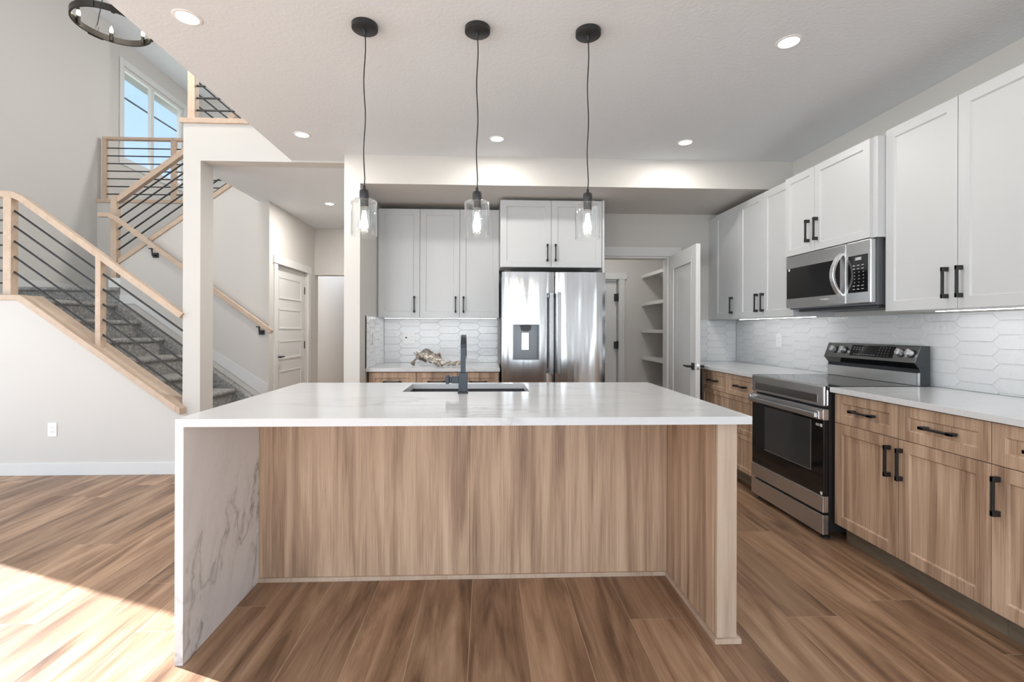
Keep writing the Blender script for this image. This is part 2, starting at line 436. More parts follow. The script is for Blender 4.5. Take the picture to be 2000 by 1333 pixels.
# kitchen niche
wl_ = MB(); holes(wl_, 'y', YB, YB + 0.12, -1.068, XW, 0.0, ZC, [(1.02, 1.955, 0.0, 2.03)]); struct(wl_, 'wall_back', 'paint')
struct(MB().box(-1.201, -1.068, 4.05, 7.05, 0, ZC), 'wall_partition', 'paint')
struct(MB().box(-1.068, XW, 4.05, YB, 2.4826, ZC), 'wall_bulkhead', 'paint')
# stair hall
KX0, KX1, KS = -3.932, -2.645, 0.734
zk = lambda x: 1.482 - KS * (x - KX0)
struct(MB().prism([(XL, 0), (KX1, 0), (KX1, zk(KX1)), (KX0, 1.482), (XL, 1.482)], 'y', 4.15, 4.34).prism([(KX1, 0), (-2.3, 0), (-2.3, zk(-2.3)), (KX1, zk(KX1))], 'y', 4.15, 4.218), 'wall_knee', 'paint')
struct(MB().box(XL, KX1, 4.137, 4.15, 0.0, 0.105), 'baseboard_knee', 'trim', bevel=0.003)
struct(MB().box(-2.637, -2.489, 4.22, 4.414, 0, 2.712), 'wall_column', 'paint')
struct(MB().box(-2.637, -1.0, 4.22, 4.36, 2.712, 3.035), 'wall_header', 'paint')
zs = lambda x: 1.991 + 0.722 * (x + 4.20)
struct(MB().prism([(-4.20, 0), (-2.52, 0), (-2.52, ZC), (-2.65, ZC), (-2.65, zs(-2.65)), (-4.20, 1.991)], 'y', 5.60, 5.72), 'wall_stair', 'paint')
wl_ = MB(); holes(wl_, 'x', -2.62, -2.52, 5.72, 7.2, 0.0, ZC, [(5.80, 6.77, 0.0, 2.03)]); struct(wl_, 'wall_hall', 'paint')
struct(MB().box(-2.62, -1.068, 7.05, 7.2, 2.037, ZC), 'wall_hall_header', 'paint')
struct(MB().box(XL, -2.63, 6.83, 6.95, 1.0, 3.005).box(-2.63, -2.53, 6.83, 6.95, ZC + 0.01, 3.005), 'wall_stair_back', 'paint')
struct(MB().box(-3.4, -0.2, 11.7, 11.8, 0, ZC).box(-3.4, -3.3, 7.2, 11.7, 0, ZC).box(-0.3, -0.2, 7.05, 11.7, 0, ZC).box(-1.068, -0.3, 7.05, 7.2, 0, ZC).box(-3.3, -2.62, 7.1, 7.2, 0, ZC), 'wall_entry', 'paint')
struct(MB().box(-3.3, -0.3, 11.685, 11.7, 0.0, 0.105), 'baseboard_entry', 'trim')
struct(MB().box(-5.6, -2.48, 6.95, 9.2, F2 - 0.25, F2), 'floor_upper_hall', 'carpet')
# pantry
struct(MB().box(0.80, 0.92, 5.10, 6.69, 0, ZC).box(2.58, 2.70, 5.10, 6.69, 0, ZC), 'wall_pantry_sides', 'paint')
wl_ = MB(); holes(wl_, 'y', 6.57, 6.69, 0.92, 2.58, 0.0, ZC, [(1.07, 1.86, 0.0, 1.955)]); struct(wl_, 'wall_pantry_far', 'paint')
tag(MB().box(-2.35, -1.30, 10.75, 11.55, 0.0, 0.015).build('door_mat', 'black'), 'black mat on the floor at the foot of the far hallway wall', 'mat')
# outside
struct(MB().box(-60, -6.0, -30, 60, -0.6, -0.5), 'ground_outside', 'grass')
struct(MB().box(-5.90, -5.68, 6.2, 9.8, 5.30, 5.5), 'roof_eave', 'eave')

# window frames
def window(name, F, w, h, mulls, fw=0.05, dep=0.07, casing=0.09, sill=False, c_off=0.0):
    """glazed opening; F origin at the opening's lower corner on the room face, n into the room"""
    fr = MB()
    fr.pbox(F, 0, w, 0, fw, -dep, -0.02); fr.pbox(F, 0, w, h - fw, h, -dep, -0.02)
    fr.pbox(F, 0, fw, fw, h - fw, -dep, -0.02); fr.pbox(F, w - fw, w, fw, h - fw, -dep, -0.02)
    for a in mulls: fr.pbox(F, a - fw / 2 - 0.012, a + fw / 2 + 0.012, fw, h - fw, -dep, -0.015)
    o = struct(fr, name, 'trim', bevel=0.003)
    edges = [fw] + [q for a in mulls for q in (a - fw / 2 - 0.012, a + fw / 2 + 0.012)] + [w - fw]
    for a0, a1 in zip(edges[0::2], edges[1::2]):
        MB().pbox(F, a0, a1, fw, h - fw, -0.05, -0.044).build('window_pane', 'pane', o)
    if casing:
        MB().pbox(F, -casing, 0, -casing, h + casing, 0, 0.018).pbox(F, w, w + casing, -casing, h + casing, 0, 0.018) \
            .pbox(F, 0, w, h, h + casing, 0, 0.018).pbox(F, 0, w, -casing, 0, 0, 0.018).build('window_casing', 'trim', o, bevel=0.003)
    return o
window('window_1', (V(-5.55, 7.45, 3.83), V(0, 1, 0), V(1, 0, 0)), 1.45, 1.44, [0.655])
window('window_2', (V(XL, 0.5, 0.05), V(0, 1, 0), V(1, 0, 0)), 3.33, 2.57, [1.665])
window('added_window_6', (V(XL, -3.3, 0.05), V(0, 1, 0), V(1, 0, 0)), 3.2, 2.57, [1.6])  # unseen opening added so more sun bounces off the floor to the ceiling
window('added_window_7', (V(XW, -3.3, 0.4), V(0, 1, 0), V(-1, 0, 0)), 2.4, 1.9, [1.2])  # unseen window added with its lamp to light surfaces that face right
window('window_3', (V(-1.3, -3.6, 0.05), V(1, 0, 0), V(0, 1, 0)), 2.6, 2.2, [1.3])
window('window_4', (V(-4.8, -3.6, 0.35), V(1, 0, 0), V(0, 1, 0)), 2.8, 2.15, [1.4])
window('window_5', (V(-4.8, -3.6, 3.3), V(1, 0, 0), V(0, 1, 0)), 2.8, 1.8, [1.4])
for i, (y0, z0) in enumerate(((2.0, 10.15),)):
    tag(MB().tube([(-14, 4, z0 + 0.1), (-14, 20, z0), (-14, 42, z0 + 0.1)], 0.035, 6).build('power_line', 'black'),
        'thin black overhead power line crossing the sky outside the stair window', 'cable')

# doors
def lever(parent, F, a, b, c, sgn):
    mb = MB(); mb.pbox(F, a - 0.032, a + 0.032, b - 0.032, b + 0.032, c, c + 0.009)
    P = lambda q, r, s_: F[0] + F[1] * q + V(0, 0, r) + F[2] * s_
    mb.cyl(P(a, b, c), P(a, b, c + 0.05), 0.011, n=12)
    mb.tube([P(a, b, c + 0.05), P(a + sgn * 0.03, b, c + 0.052), P(a + sgn * 0.115, b, c + 0.05)], [0.011, 0.011, 0.008], 10)
    return mb.build('door_handle', 'black', parent, smooth=True)
F = (V(-2.555, 5.80, 0), V(0, 1, 0), V(1, 0, 0))
d1 = MB().pbox(F, 0.003, 0.967, 0.008, 2.026, -0.04, 0.0)
o = struct(d1, 'door_1', 'trim')
for b0, b1 in ((0.25, 0.72), (0.86, 1.10), (1.24, 1.50), (1.62, 1.90)):
    MB().shaker(F, 0.13, 0.84, b0, b1, -0.001, 0.010, 0.02, 0.006).build('door_panel', 'trim', o)
lever(o, F, 0.075, 0.90, 0.0, 1)
for b in (0.30, 1.02, 1.78): MB().pbox(F, 0.952, 0.985, b - 0.05, b + 0.05, 0.0, 0.008).build('door_hinge', 'black', o)
F = (V(-2.52, 5.80, 0), V(0, 1, 0), V(1, 0, 0))
MB().pbox(F, -0.095, 0.0, 0, 2.03, 0, 0.018).pbox(F, 0.972, 1.06, 0, 2.03, 0, 0.018).pbox(F, -0.11, 1.075, 2.03, 2.125, 0, 0.024).build('door_casing', 'trim', o, bevel=0.002)

# pantry doorway casing and glazed door
F = (V(1.02, YB, 0), V(1, 0, 0), V(0, -1, 0))
struct(MB().pbox(F, 0.0, 1.06, 2.03, 2.129, 0, 0.022).pbox(F, 0.937, 1.03, 0, 2.03, 0, 0.018).pbox(F, 0.915, 0.935, 0, 2.03, -0.12, 0.0).pbox(F, 0.0, 0.915, 2.01, 2.03, -0.12, 0.0), 'trim_pantry_door', 'trim', bevel=0.002)
hx, hy, fx, fy = 1.950, 4.955, 1.888, 4.181
uu = V(fx - hx, fy - hy, 0); DW = uu.length; uu.normalize(); nn = V(uu.y, -uu.x, 0)   # n towards the kitchen's left
if nn.x > 0: nn = -nn
F = (V(hx, hy, 0), uu, nn)
T2 = 0.04
o = struct(MB().pbox(F, 0, 0.115, 0.008, 2.026, -T2, 0).pbox(F, DW - 0.115, DW, 0.008, 2.026, -T2, 0).pbox(F, 0.115, DW - 0.115, 1.895, 2.026, -T2, 0).pbox(F, 0.115, DW - 0.115, 0.008, 0.25, -T2, 0), 'door_2', 'trim', bevel=0.002)
MB().pbox(F, 0.115, DW - 0.115, 0.25, 1.895, -0.024, -0.016).build('frosted_pane', 'frost', o)
MB().pbox(F, 0.115, 0.13, 0.25, 1.895, -0.012, 0.002).pbox(F, DW - 0.13, DW - 0.115, 0.25, 1.895, -0.012, 0.002).pbox(F, 0.13, DW - 0.13, 1.88, 1.895, -0.012, 0.002).pbox(F, 0.13, DW - 0.13, 0.25, 0.265, -0.012, 0.002).build('glazing_bead', 'trim', o)
lever(o, F, DW - 0.06, 0.915, 0.0, -1)
lever(o, (F[0] - nn * T2, uu, -nn), DW - 0.06, 0.915, 0.0, -1)
MB().pbox(F, DW, DW + 0.002, 0.89, 0.94, -0.03, -0.01).build('latch_plate', 'chrome', o)
# far pantry door
F = (V(1.07, 6.61, 0), V(1, 0, 0), V(0, -1, 0))
o = struct(MB().pbox(F, 0.003, 0.77, 0.008, 1.945, -0.035, 0.0), 'door_3', 'trim')
for b0, b1 in ((0.2, 0.62), (0.76, 1.0), (1.14, 1.38), (1.52, 1.80)):
    MB().shaker(F, 0.12, 0.65, b0, b1, -0.001, 0.010, 0.02, 0.006).build('door_panel', 'trim', o)
F = (V(1.07, 6.57, 0), V(1, 0, 0), V(0, -1, 0))
MB().pbox(F, 0.795, 0.875, 0, 1.955, 0, 0.018).pbox(F, -0.1, 0.9, 1.955, 2.045, 0, 0.024).pbox(F, -0.08, 0.0, 0, 1.955, 0, 0.018).build('door_casing', 'trim', o, bevel=0.002)
for b in (0.32, 1.03, 1.70): MB().pbox(F, 0.735, 0.788, b - 0.05, b + 0.05, -0.04, 0.012).cyl((1.07 + 0.772, 6.555, b - 0.062), (1.07 + 0.772, 6.555, b + 0.062), 0.007, n=8).build('door_hinge', 'black', o)

# pantry shelving
o = thing('pantry_shelving', 'white pantry shelves on the right wall inside the open pantry', 'shelf', (2.4, 6.13, 0))
for z in (2.01, 1.625, 1.25, 0.875, 0.5): MB().box(2.2, 2.58, 5.70, 6.57, z - 0.018, z).box(2.185, 2.203, 5.70, 6.57, z - 0.045, z).build('shelf', 'trim', o, bevel=0.002)
MB().box(2.19, 2.225, 5.665, 5.70, 0, 2.0).build('upright', 'trim', o, bevel=0.002)

# ------------------------------------------------------------------ cabinets
def pull(parent, F, a, b, c, L=0.16, vert=True):
    mb = MB(); h = L / 2
    if vert:
        mb.pbox(F, a - 0.0055, a + 0.0055, b - h, b + h, c + 0.022, c + 0.033)
        for s_ in (-1, 1): mb.pbox(F, a - 0.0075, a + 0.0075, b + s_ * (h - 0.011) - 0.011, b + s_ * (h - 0.011) + 0.011, c, c + 0.033)
    else:
        mb.pbox(F, a - h, a + h, b - 0.0055, b + 0.0055, c + 0.022, c + 0.033)
        for s_ in (-1, 1): mb.pbox(F, a + s_ * (h - 0.014) - 0.014, a + s_ * (h - 0.014) + 0.014, b - 0.0075, b + 0.0075, c, c + 0.033)
    return mb.build('handle', 'black', parent, bevel=0.0015)

def cabinet(name, label, group, F, w, h, dep, m, doors=(), drawers=(), toe=0.0, fw=0.057, hl=0.16, dfw=0.05):
    o = thing(name, label, 'cabinet', tuple(F[0] + F[1] * (w / 2) - F[2] * (dep / 2)), group)
    MB().pbox(F, 0.0005, w - 0.0005, toe, h, -dep, -0.0005).build('body', m, o)
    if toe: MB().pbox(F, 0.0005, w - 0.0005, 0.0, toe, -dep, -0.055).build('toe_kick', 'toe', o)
    for a0, a1, b0, b1, ha, hb in doors:
        d = MB().shaker(F, a0 + 0.0015, a1 - 0.0015, b0 + 0.0015, b1 - 0.0015, 0, 0.02, fw).build('door', m, o)
        if ha is not None: pull(d, F, ha, hb, 0.02, hl)
    for a0, a1, b0, b1 in drawers:
        d = MB().shaker(F, a0 + 0.0015, a1 - 0.0015, b0 + 0.0015, b1 - 0.0015, 0, 0.02, dfw).build('drawer', m, o)
        pull(d, F, (a0 + a1) / 2, (b0 + b1) / 2, 0.02, hl, False)
    return o

UZ, UT = 1.36, 2.43
# back wall uppers
G = 'white upper cabinets on the back wall'
Fb = lambda x, yf, z: (V(x, yf + 0.02, z), V(1, 0, 0), V(0, -1, 0))
cabinet('upper_cabinet', 'white one-door upper cabinet beside the wall end, left of the double one', G, Fb(-1.066, 4.67, UZ), 0.416, UT - UZ, 0.289, 'cab',
        [(0.012, 0.416, 0, UT - UZ, 0.365, 0.13)])
cabinet('upper_cabinet', 'white two-door upper cabinet directly left of the fridge', G, Fb(-0.65, 4.67, UZ), 0.78, UT - UZ, 0.289, 'cab',
        [(0, 0.391, 0, UT - UZ, 0.352, 0.13), (0.391, 0.78, 0, UT - UZ, 0.43, 0.13)])
o = cabinet('upper_cabinet', 'deep white two-door cabinet above the refrigerator', G, Fb(0.132, 4.40, 1.829), 0.956, 0.628, 0.559, 'cab',
            [(0, 0.478, 0, 0.628, 0.44, 0.135), (0.478, 0.956, 0, 0.628, 0.516, 0.135)])
MB().box(1.0885, 1.107, 4.385, YB - 0.001, 0, 2.457).build('side_panel', 'cab', o)
# right wall uppers
G = 'white upper cabinets on the right wall'
Fr = lambda y, xf, z: (V(xf + 0.02, y, z), V(0, -1, 0), V(-1, 0, 0))
o = cabinet('upper_cabinet', 'white one-door upper cabinet at the far corner of the right wall', G, Fr(4.80, 2.365, UZ - 0.005), 0.465, UT - UZ, 0.309, 'cab', [(0, 0.465, 0, UT - UZ, 0.352, 0.13)])
MB().box(2.387, 2.41, 4.80, YB - 0.001, UZ - 0.005, UT - 0.005).build('filler', 'cab', o)
cabinet('upper_cabinet', 'white two-door upper cabinet beyond the microwave', G, Fr(4.335, 2.365, UZ - 0.005), 0.785, UT - UZ, 0.309, 'cab',
        [(0, 0.385, 0, UT - UZ, 0.305, 0.13), (0.385, 0.785, 0, UT - UZ, 0.395 + 0.0, 0.13)])
o = cabinet('upper_cabinet', 'short white two-door cabinet above the microwave', G, Fr(3.549, 2.30, 1.806), 0.836, 0.60, 0.374, 'cab',
            [(0, 0.322, 0, 0.60, 0.268, 0.15), (0.322, 0.80, 0, 0.60, 0.352, 0.15)], fw=0.05)
cabinet('upper_cabinet', 'tall white two-door upper cabinet nearest on the right, beside the microwave', G, Fr(2.711, 2.365, UZ), 0.862, UT - UZ + 0.003, 0.309, 'cab',
        [(0, 0.429, 0, UT - UZ + 0.003, 0.378, 0.135), (0.429, 0.862, 0, UT - UZ + 0.003, 0.452, 0.135)])
cabinet('upper_cabinet', 'white upper cabinet past the right edge of the tall two-door one', G, Fr(1.848, 2.365, UZ), 0.862, UT - UZ + 0.003, 0.309, 'cab',
        [(0, 0.429, 0, UT - UZ + 0.003, 0.378, 0.135), (0.429, 0.862, 0, UT - UZ + 0.003, 0.48, 0.135)])
# under-cabinet lights
def strip_light(label, x0, x1, y0, y1, z):
    o = thing('under_cabinet_light', label, 'light', ((x0 + x1) / 2, (y0 + y1) / 2, z), 'led strips under the upper cabinets')
    MB().box(x0, x1, y0, y1, z - 0.002, z).build('housing', 'plastic', o)
    MB().box(x0 + 0.003, x1 - 0.003, y0 + 0.003, y1 - 0.003, z - 0.004, z - 0.002).build('diffuser', 'led', o)
    return o
strip_light('led light strip under the cabinets left of the fridge', -1.02, 0.11, 4.80, 4.82, UZ)
strip_light('led light strip under the far right-wall cabinets', 2.54, 2.56, 3.56, 4.65, UZ - 0.005)
strip_light('led light strip under the tall nearest right-hand cabinet', 2.54, 2.56, 1.0, 2.58, UZ)

# base cabinets, right wall
XD = 2.0576
G = 'wood base cabinets along the right wall'
CT = 0.914; CB = 0.884
DH = [(0.11, 0.325), (0.325, 0.52), (0.52, 0.707), (0.707, 0.878)]
o = cabinet('base_cabinet', 'wood base cabinet with two drawer columns, beyond the range', G, Fr(4.417, XD, 0), 0.92, CB, 0.61, 'wood', [],
            [(0.0, 0.46, 0.707, 0.878), (0.46, 0.92, 0.707, 0.878), (0.0, 0.92, 0.41, 0.707), (0.0, 0.92, 0.11, 0.41)], toe=0.11, dfw=0.035)
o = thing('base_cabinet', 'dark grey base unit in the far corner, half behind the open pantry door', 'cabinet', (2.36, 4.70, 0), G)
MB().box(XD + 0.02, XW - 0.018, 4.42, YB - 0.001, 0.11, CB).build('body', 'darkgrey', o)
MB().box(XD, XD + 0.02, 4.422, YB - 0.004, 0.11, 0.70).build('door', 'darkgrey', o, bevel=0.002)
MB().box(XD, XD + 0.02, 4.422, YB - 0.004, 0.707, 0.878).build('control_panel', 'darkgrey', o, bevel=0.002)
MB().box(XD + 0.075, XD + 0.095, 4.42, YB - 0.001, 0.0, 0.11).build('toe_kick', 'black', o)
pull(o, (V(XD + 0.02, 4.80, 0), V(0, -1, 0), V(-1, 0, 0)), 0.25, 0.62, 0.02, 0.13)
cabinet('base_cabinet', 'wood base cabinet with two drawers and two doors, just right of the range', G, Fr(2.710, XD, 0), 0.865, CB, 0.61, 'wood',
        [(0, 0.432, 0.11, 0.707, 0.382, 0.585), (0.432, 0.865, 0.11, 0.707, 0.452, 0.585)], [(0, 0.432, 0.707, 0.878), (0.432, 0.865, 0.707, 0.878)], toe=0.11)
cabinet('base_cabinet', 'wood base cabinet cut by the right edge of the photo', G, Fr(1.845, XD, 0), 0.865, CB, 0.61, 'wood',
        [(0, 0.432, 0.11, 0.707, 0.03, 0.585), (0.432, 0.865, 0.11, 0.707, 0.452, 0.585)], [(0, 0.432, 0.707, 0.878), (0.432, 0.865, 0.707, 0.878)], toe=0.11)
# base cabinets, back wall
G = 'wood base cabinets on the back wall'
BZ = 0.897; BB = 0.867
cabinet('base_cabinet', 'wood base cabinet at the left end of the back counter', G, Fb(-1.045, 4.265, 0), 0.42, BB, 0.69, 'wood',
        [(0, 0.42, 0.11, 0.69, 0.37, 0.58)], [(0, 0.42, 0.69, 0.86)], toe=0.11)
cabinet('base_cabinet', 'wood base cabinet under the back counter, next to the fridge', G, Fb(-0.625, 4.265, 0), 0.745, BB, 0.69, 'wood',
        [(0, 0.37, 0.11, 0.69, 0.32, 0.58), (0.37, 0.745, 0.11, 0.69, 0.42, 0.58)], [(0, 0.37, 0.69, 0.86), (0.37, 0.745, 0.69, 0.86)], toe=0.11)
# worktops
G = 'white quartz worktops on the wall cabinets'
tag(MB().box(-1.066, 0.128, 4.238, YB - 0.012, BB, BZ).build('countertop', 'quartz', bevel=0.002), 'white quartz countertop on the back wall, left of the fridge', 'countertop', G)
tag(MB().box(2.030, XW - 0.012, 3.486, YB - 0.012, CB, CT).build('countertop', 'quartz', bevel=0.002), 'white quartz countertop in the far corner, beyond the range', 'countertop', G)
tag(MB().box(2.030, XW - 0.012, 0.97, 2.714, CB, CT).build('countertop', 'quartz', bevel=0.002), 'white quartz countertop along the right wall, nearest the camera', 'countertop', G)

# ------------------------------------------------------------------ picket tile backsplash
def clip(poly, x0, x1, y0, y1):
    for ax, lim, sg in ((0, x0, 1), (0, x1, -1), (1, y0, 1), (1, y1, -1)):
        out = []
        for p, q in zip(poly, poly[1:] + poly[:1]):
            ip, iq = (p[ax] - lim) * sg >= 0, (q[ax] - lim) * sg >= 0
            if ip: out.append(p)
            if ip != iq:
                t_ = (lim - p[ax]) / (q[ax] - p[ax]); out.append((p[0] + t_ * (q[0] - p[0]), p[1] + t_ * (q[1] - p[1])))
        poly = out
        if len(poly) < 3: return []
    return poly
def backsplash(name, label, F, w, h, a_off=0.0, b_off=0.0):
    """picket tiles on a wall face; F origin lower corner, n outward"""
    rg = random.Random(len(OFF))
    PX, HH, TP = 0.205, 0.076, 0.0345
    o = thing(name, label, 'backsplash', tuple(F[0] + F[1] * (w / 2)), 'picket tile backsplashes')
    MB().pbox(F, 0, w, 0, h, 0.0005, 0.005).build('grout', 'grout', o)
    mb = MB(); bm = mb.bm; g = 0.0013
    P = lambda a, b, c: F[0] + F[1] * a + V(0, 0, b) + F[2] * c
    for i in range(-1, int(w / PX) + 3):
        for j in range(-1, int(h / HH) + 3):
            ca = i * PX + a_off; cb = j * HH + (HH / 2 if i % 2 else 0) + b_off
            L = PX / 2
            full = [(ca - L - TP / 2, cb), (ca - L + TP / 2, cb - HH / 2), (ca + L - TP / 2, cb - HH / 2), (ca + L + TP / 2, cb), (ca + L - TP / 2, cb + HH / 2), (ca - L + TP / 2, cb + HH / 2)]
            def shr(k):
                return [(ca + (x - ca) * (1 - k / (L * 0.95)), cb + (y - cb) * (1 - k / (HH / 2))) for x, y in full]
            q0 = clip(shr(g), 0, w, 0, h); q1 = clip(shr(g + 0.002), 0.0012, w - 0.0012, 0.0012, h - 0.0012)
            if len(q0) < 3 or len(q0) != len(q1): continue
            ta, tb = rg.uniform(-0.006, 0.006), rg.uniform(-0.012, 0.012)
            A = [bm.verts.new(P(x, y, 0.005)) for x, y in q0]; B = [bm.verts.new(P(x, y, 0.0088 + (x - ca) * ta + (y - cb) * tb)) for x, y in q1]
            mb.f(B); n = len(A)
            for k in range(n): mb.f([A[k], A[(k + 1) % n], B[(k + 1) % n], B[k]])
    mb.build('tiles', 'tile', o)
    return o
backsplash('backsplash', 'white picket tile backsplash on the back wall, left of the fridge', (V(-1.058, YB, BZ), V(1, 0, 0), V(0, -1, 0)), 1.185, UZ - BZ - 0.002, 0.06)
o = backsplash('backsplash', 'white picket tile return with black edge on the side of the wall end', (V(-1.068, YB - 0.011, BZ), V(0, -1, 0), V(1, 0, 0)), 0.728, 0.468, 0.1, 0.02)
MB().box(-1.069, -1.058, 4.231, 4.241, BZ, BZ + 0.468).build('edge_trim', 'black', o)
backsplash('backsplash', 'white picket tile backsplash along the whole right wall', (V(XW, YB - 0.011, CT), V(0, -1, 0), V(-1, 0, 0)), 4.0, UZ - CT - 0.008, 0.02, 0.01)
o = backsplash('backsplash', 'white picket tile strip in the far right corner, behind the pantry door', (V(2.06, YB, CT), V(1, 0, 0), V(0, -1, 0)), XW - 2.06 - 0.011, UZ - CT - 0.008, 0.0, 0.03)

# ------------------------------------------------------------------ island
IX0, IX1, IY0, IY1 = -1.147, 1.033, 1.792, 2.973
o = thing('island_countertop', 'white veined quartz island top with waterfall panel down its left side', 'countertop', (-0.05, 2.38, 0))
sx0, sx1, sy0, sy1 = -0.445, 0.236, 2.54, 2.905
mb = MB()
for x0, x1, y0, y1 in ((IX0, IX1, IY0, sy0), (IX0, IX1, sy1, IY1), (IX0, sx0, sy0, sy1), (sx1, IX1, sy0, sy1)): mb.box(x0, x1, y0, y1, CB, CT)
bmesh.ops.remove_doubles(mb.bm, verts=mb.bm.verts, dist=1e-5)
inner = {}
for f_ in list(mb.bm.faces):
    inner.setdefault(tuple(round(c, 4) for c in f_.calc_center_median()), []).append(f_)
bmesh.ops.delete(mb.bm, geom=[f_ for v in inner.values() if len(v) > 1 for f_ in v], context='FACES')
mb.build('slab', 'quartz', o)
MB().box(IX0, IX0 + 0.031, IY0, IY1, 0.0, CB).build('waterfall_panel', 'quartzv', o, bevel=0.0015)['label'] = 'grey-veined side panel'
XP0, XP1, YP = IX0 + 0.0315, 0.925, 2.376
o = thing('kitchen_island', 'wood island base with recessed seating side and thick right end panel', 'island', (-0.05, 2.5, 0))
MB().box(XP0, -0.078, YP, YP + 0.018, 0.0, CB - 0.0005).build('front_panel', 'wood', o, bevel=0.001)
MB().box(-0.0765, XP1 + 0.0005, YP, YP + 0.018, 0.0, CB - 0.0005).build('front_panel', 'wood', o, bevel=0.001)
MB().box(XP1 + 0.001, XP1 + 0.018, 1.87, IY1 - 0.03, 0.0, CB - 0.0005).box(XP1 + 0.063, 1.006, 1.87, IY1 - 0.03, 0.0, CB - 0.0005).build('end_panel', 'wood', o)
MB().box(XP1 + 0.001, 1.006, 1.852, 1.869, 0.0, CB - 0.0005).build('end_post', 'woodlight', o, bevel=0.002)['label'] = 'pale wood edge of the end panel'
mb = MB(); mb.box(XP0, XP0 + 0.016, YP + 0.019, IY1 - 0.05, 0.1, CB - 0.001).box(XP1 - 0.018, XP1, YP + 0.019, IY1 - 0.05, 0.1, CB - 0.001).box(XP0, XP1, YP + 0.019, IY1 - 0.05, 0.1, 0.118)
mb.box(XP0 + 0.02, XP1 - 0.02, YP + 0.019, IY1 - 0.12, 0.0, 0.1); mb.build('carcass', 'wood', o)
Fi = (V(XP1, IY1 - 0.05, 0), V(-1, 0, 0), V(0, 1, 0))
for k in range(4):
    w_ = (XP1 - XP0) / 4
    d = MB().shaker(Fi, k * w_ + 0.0015, (k + 1) * w_ - 0.0015, 0.11, 0.878, 0, 0.02).build('door', 'wood', o)
    pull(d, Fi, k * w_ + (w_ - 0.04 if k % 2 == 0 else 0.04), 0.75, 0.02)
MB().box(XP0, XP1 - 0.012, YP - 0.012, YP - 0.0005, 0.0, 0.02).box(XP1 - 0.012, XP1 + 0.0005, 1.840, YP - 0.0005, 0.0, 0.02).box(XP1 + 0.0005, 1.020, 1.840, 1.8515, 0.0, 0.02).box(1.0065, 1.020, 1.8515, 2.9, 0.0, 0.02).build('base_trim', 'woodlight', o, bevel=0.001)['label'] = 'thin pale trim along the floor'

# sink
o = thing('sink', 'dark undermount sink set into the island top', 'sink', (-0.10, 2.72, 0.70))
mb = MB(); q = 0.004
mb.box(sx0 - 0.012, sx0 + q, sy0 - 0.012, sy1 + 0.012, 0.68, CB - 0.0005).box(sx1 - q, sx1 + 0.012, sy0 - 0.012, sy1 + 0.012, 0.68, CB - 0.0005)
mb.box(sx0 + q, sx1 - q, sy0 - 0.012, sy0 + q, 0.68, CB - 0.0005).box(sx0 + q, sx1 - q, sy1 - q, sy1 + 0.012, 0.68, CB - 0.0005).box(sx0 + q, sx1 - q, sy0 + q, sy1 - q, 0.668, 0.68)
mb.build('basin', 'darkgrey', o)
MB().lathe(((sx0 + sx1) / 2, 2.72, 0.68), [(0, 0.004), (0.03, 0.004), (0.045, 0.001), (0.045, 0)], 20).build('drain', 'chrome', o, smooth=True)
# faucet
fx_ = -0.1185; fy_ = 2.485
o = thing('faucet', 'black square arched faucet standing at the island sink', 'faucet', (fx_, fy_, CT))
MB().box(fx_ - 0.0265, fx_ + 0.0265, fy_ - 0.0265, fy_ + 0.0265, CT, CT + 0.009).build('base_plate', 'gunmetal', o, bevel=0.002)
MB().box(fx_ - 0.0225, fx_ + 0.0225, fy_ - 0.0225, fy_ + 0.0225, CT + 0.009, 1.021).build('body', 'gunmetal', o, bevel=0.0015)
arc = [(fx_, fy_, 1.021), (fx_, fy_, 1.15)] + [(fx_, fy_ + 0.062 - 0.062 * math.cos(a), 1.15 + 0.062 * math.sin(a)) for a in [PI * k / 10 for k in range(1, 11)]] + [(fx_, fy_ + 0.124, 1.10)]
MB().strip(arc, 0.0265, 0.014, (1, 0, 0)).build('spout', 'gunmetal', o, bevel=0.0015)
mb = MB().box(fx_ - 0.0575, fx_ - 0.0225, fy_ - 0.017, fy_ + 0.017, 0.966, 1.002); mb.build('handle_neck', 'gunmetal', o, bevel=0.002)
MB().box(fx_ - 0.089, fx_ - 0.0725, fy_ - 0.02, fy_ + 0.02, 0.963, 1.008).box(fx_ - 0.0725, fx_ - 0.0575, fy_ - 0.012, fy_ + 0.012, 0.968, 1.0).build('handle', 'gunmetal', o, bevel=0.002)

# ------------------------------------------------------------------ refrigerator
o = thing('refrigerator', 'stainless steel french-door refrigerator with water dispenser', 'refrigerator', (0.60, 4.55, 0))
MB().box(0.145, 1.056, 4.235, 4.95, 0.03, 1.735).build('body', 'darkgrey', o)
yf, yd = 4.15, 4.228
def fdoor(x0, x1, z0, z1, cut=None):
    """door slab whose face rolls back gently towards both upright edges"""
    mb = MB()
    yy = lambda x: yf + 0.020 * abs(2 * (x - x0) / (x1 - x0) - 1) ** 5
    def piece(a0, a1, b0, b1):
        n = max(2, int(26 * (a1 - a0) / (x1 - x0)))
        fr_ = [(a0 + (a1 - a0) * k / n) for k in range(n + 1)]
        mb.prism([(x, yy(x)) for x in fr_] + [(a1, yd), (a0, yd)], 'z', b0, b1)
    if cut:
        c0, c1, d0_, d1_ = cut
        piece(x0, c0, z0, z1); piece(c1, x1, z0, z1); piece(c0, c1, z0, d0_); piece(c0, c1, d1_, z1)
    else: piece(x0, x1, z0, z1)
    return mb
DC = (0.237, 0.472, 0.979, 1.292)
dl = fdoor(0.141, 0.605, 0.72, 1.756, DC).build('left_door', 'fridge', o, smooth=True)
dr = fdoor(0.614, 1.061, 0.72, 1.756).build('right_door', 'fridge', o, smooth=True)
df = fdoor(0.141, 1.061, 0.06, 0.712).build('freezer_drawer', 'fridge', o, smooth=True)
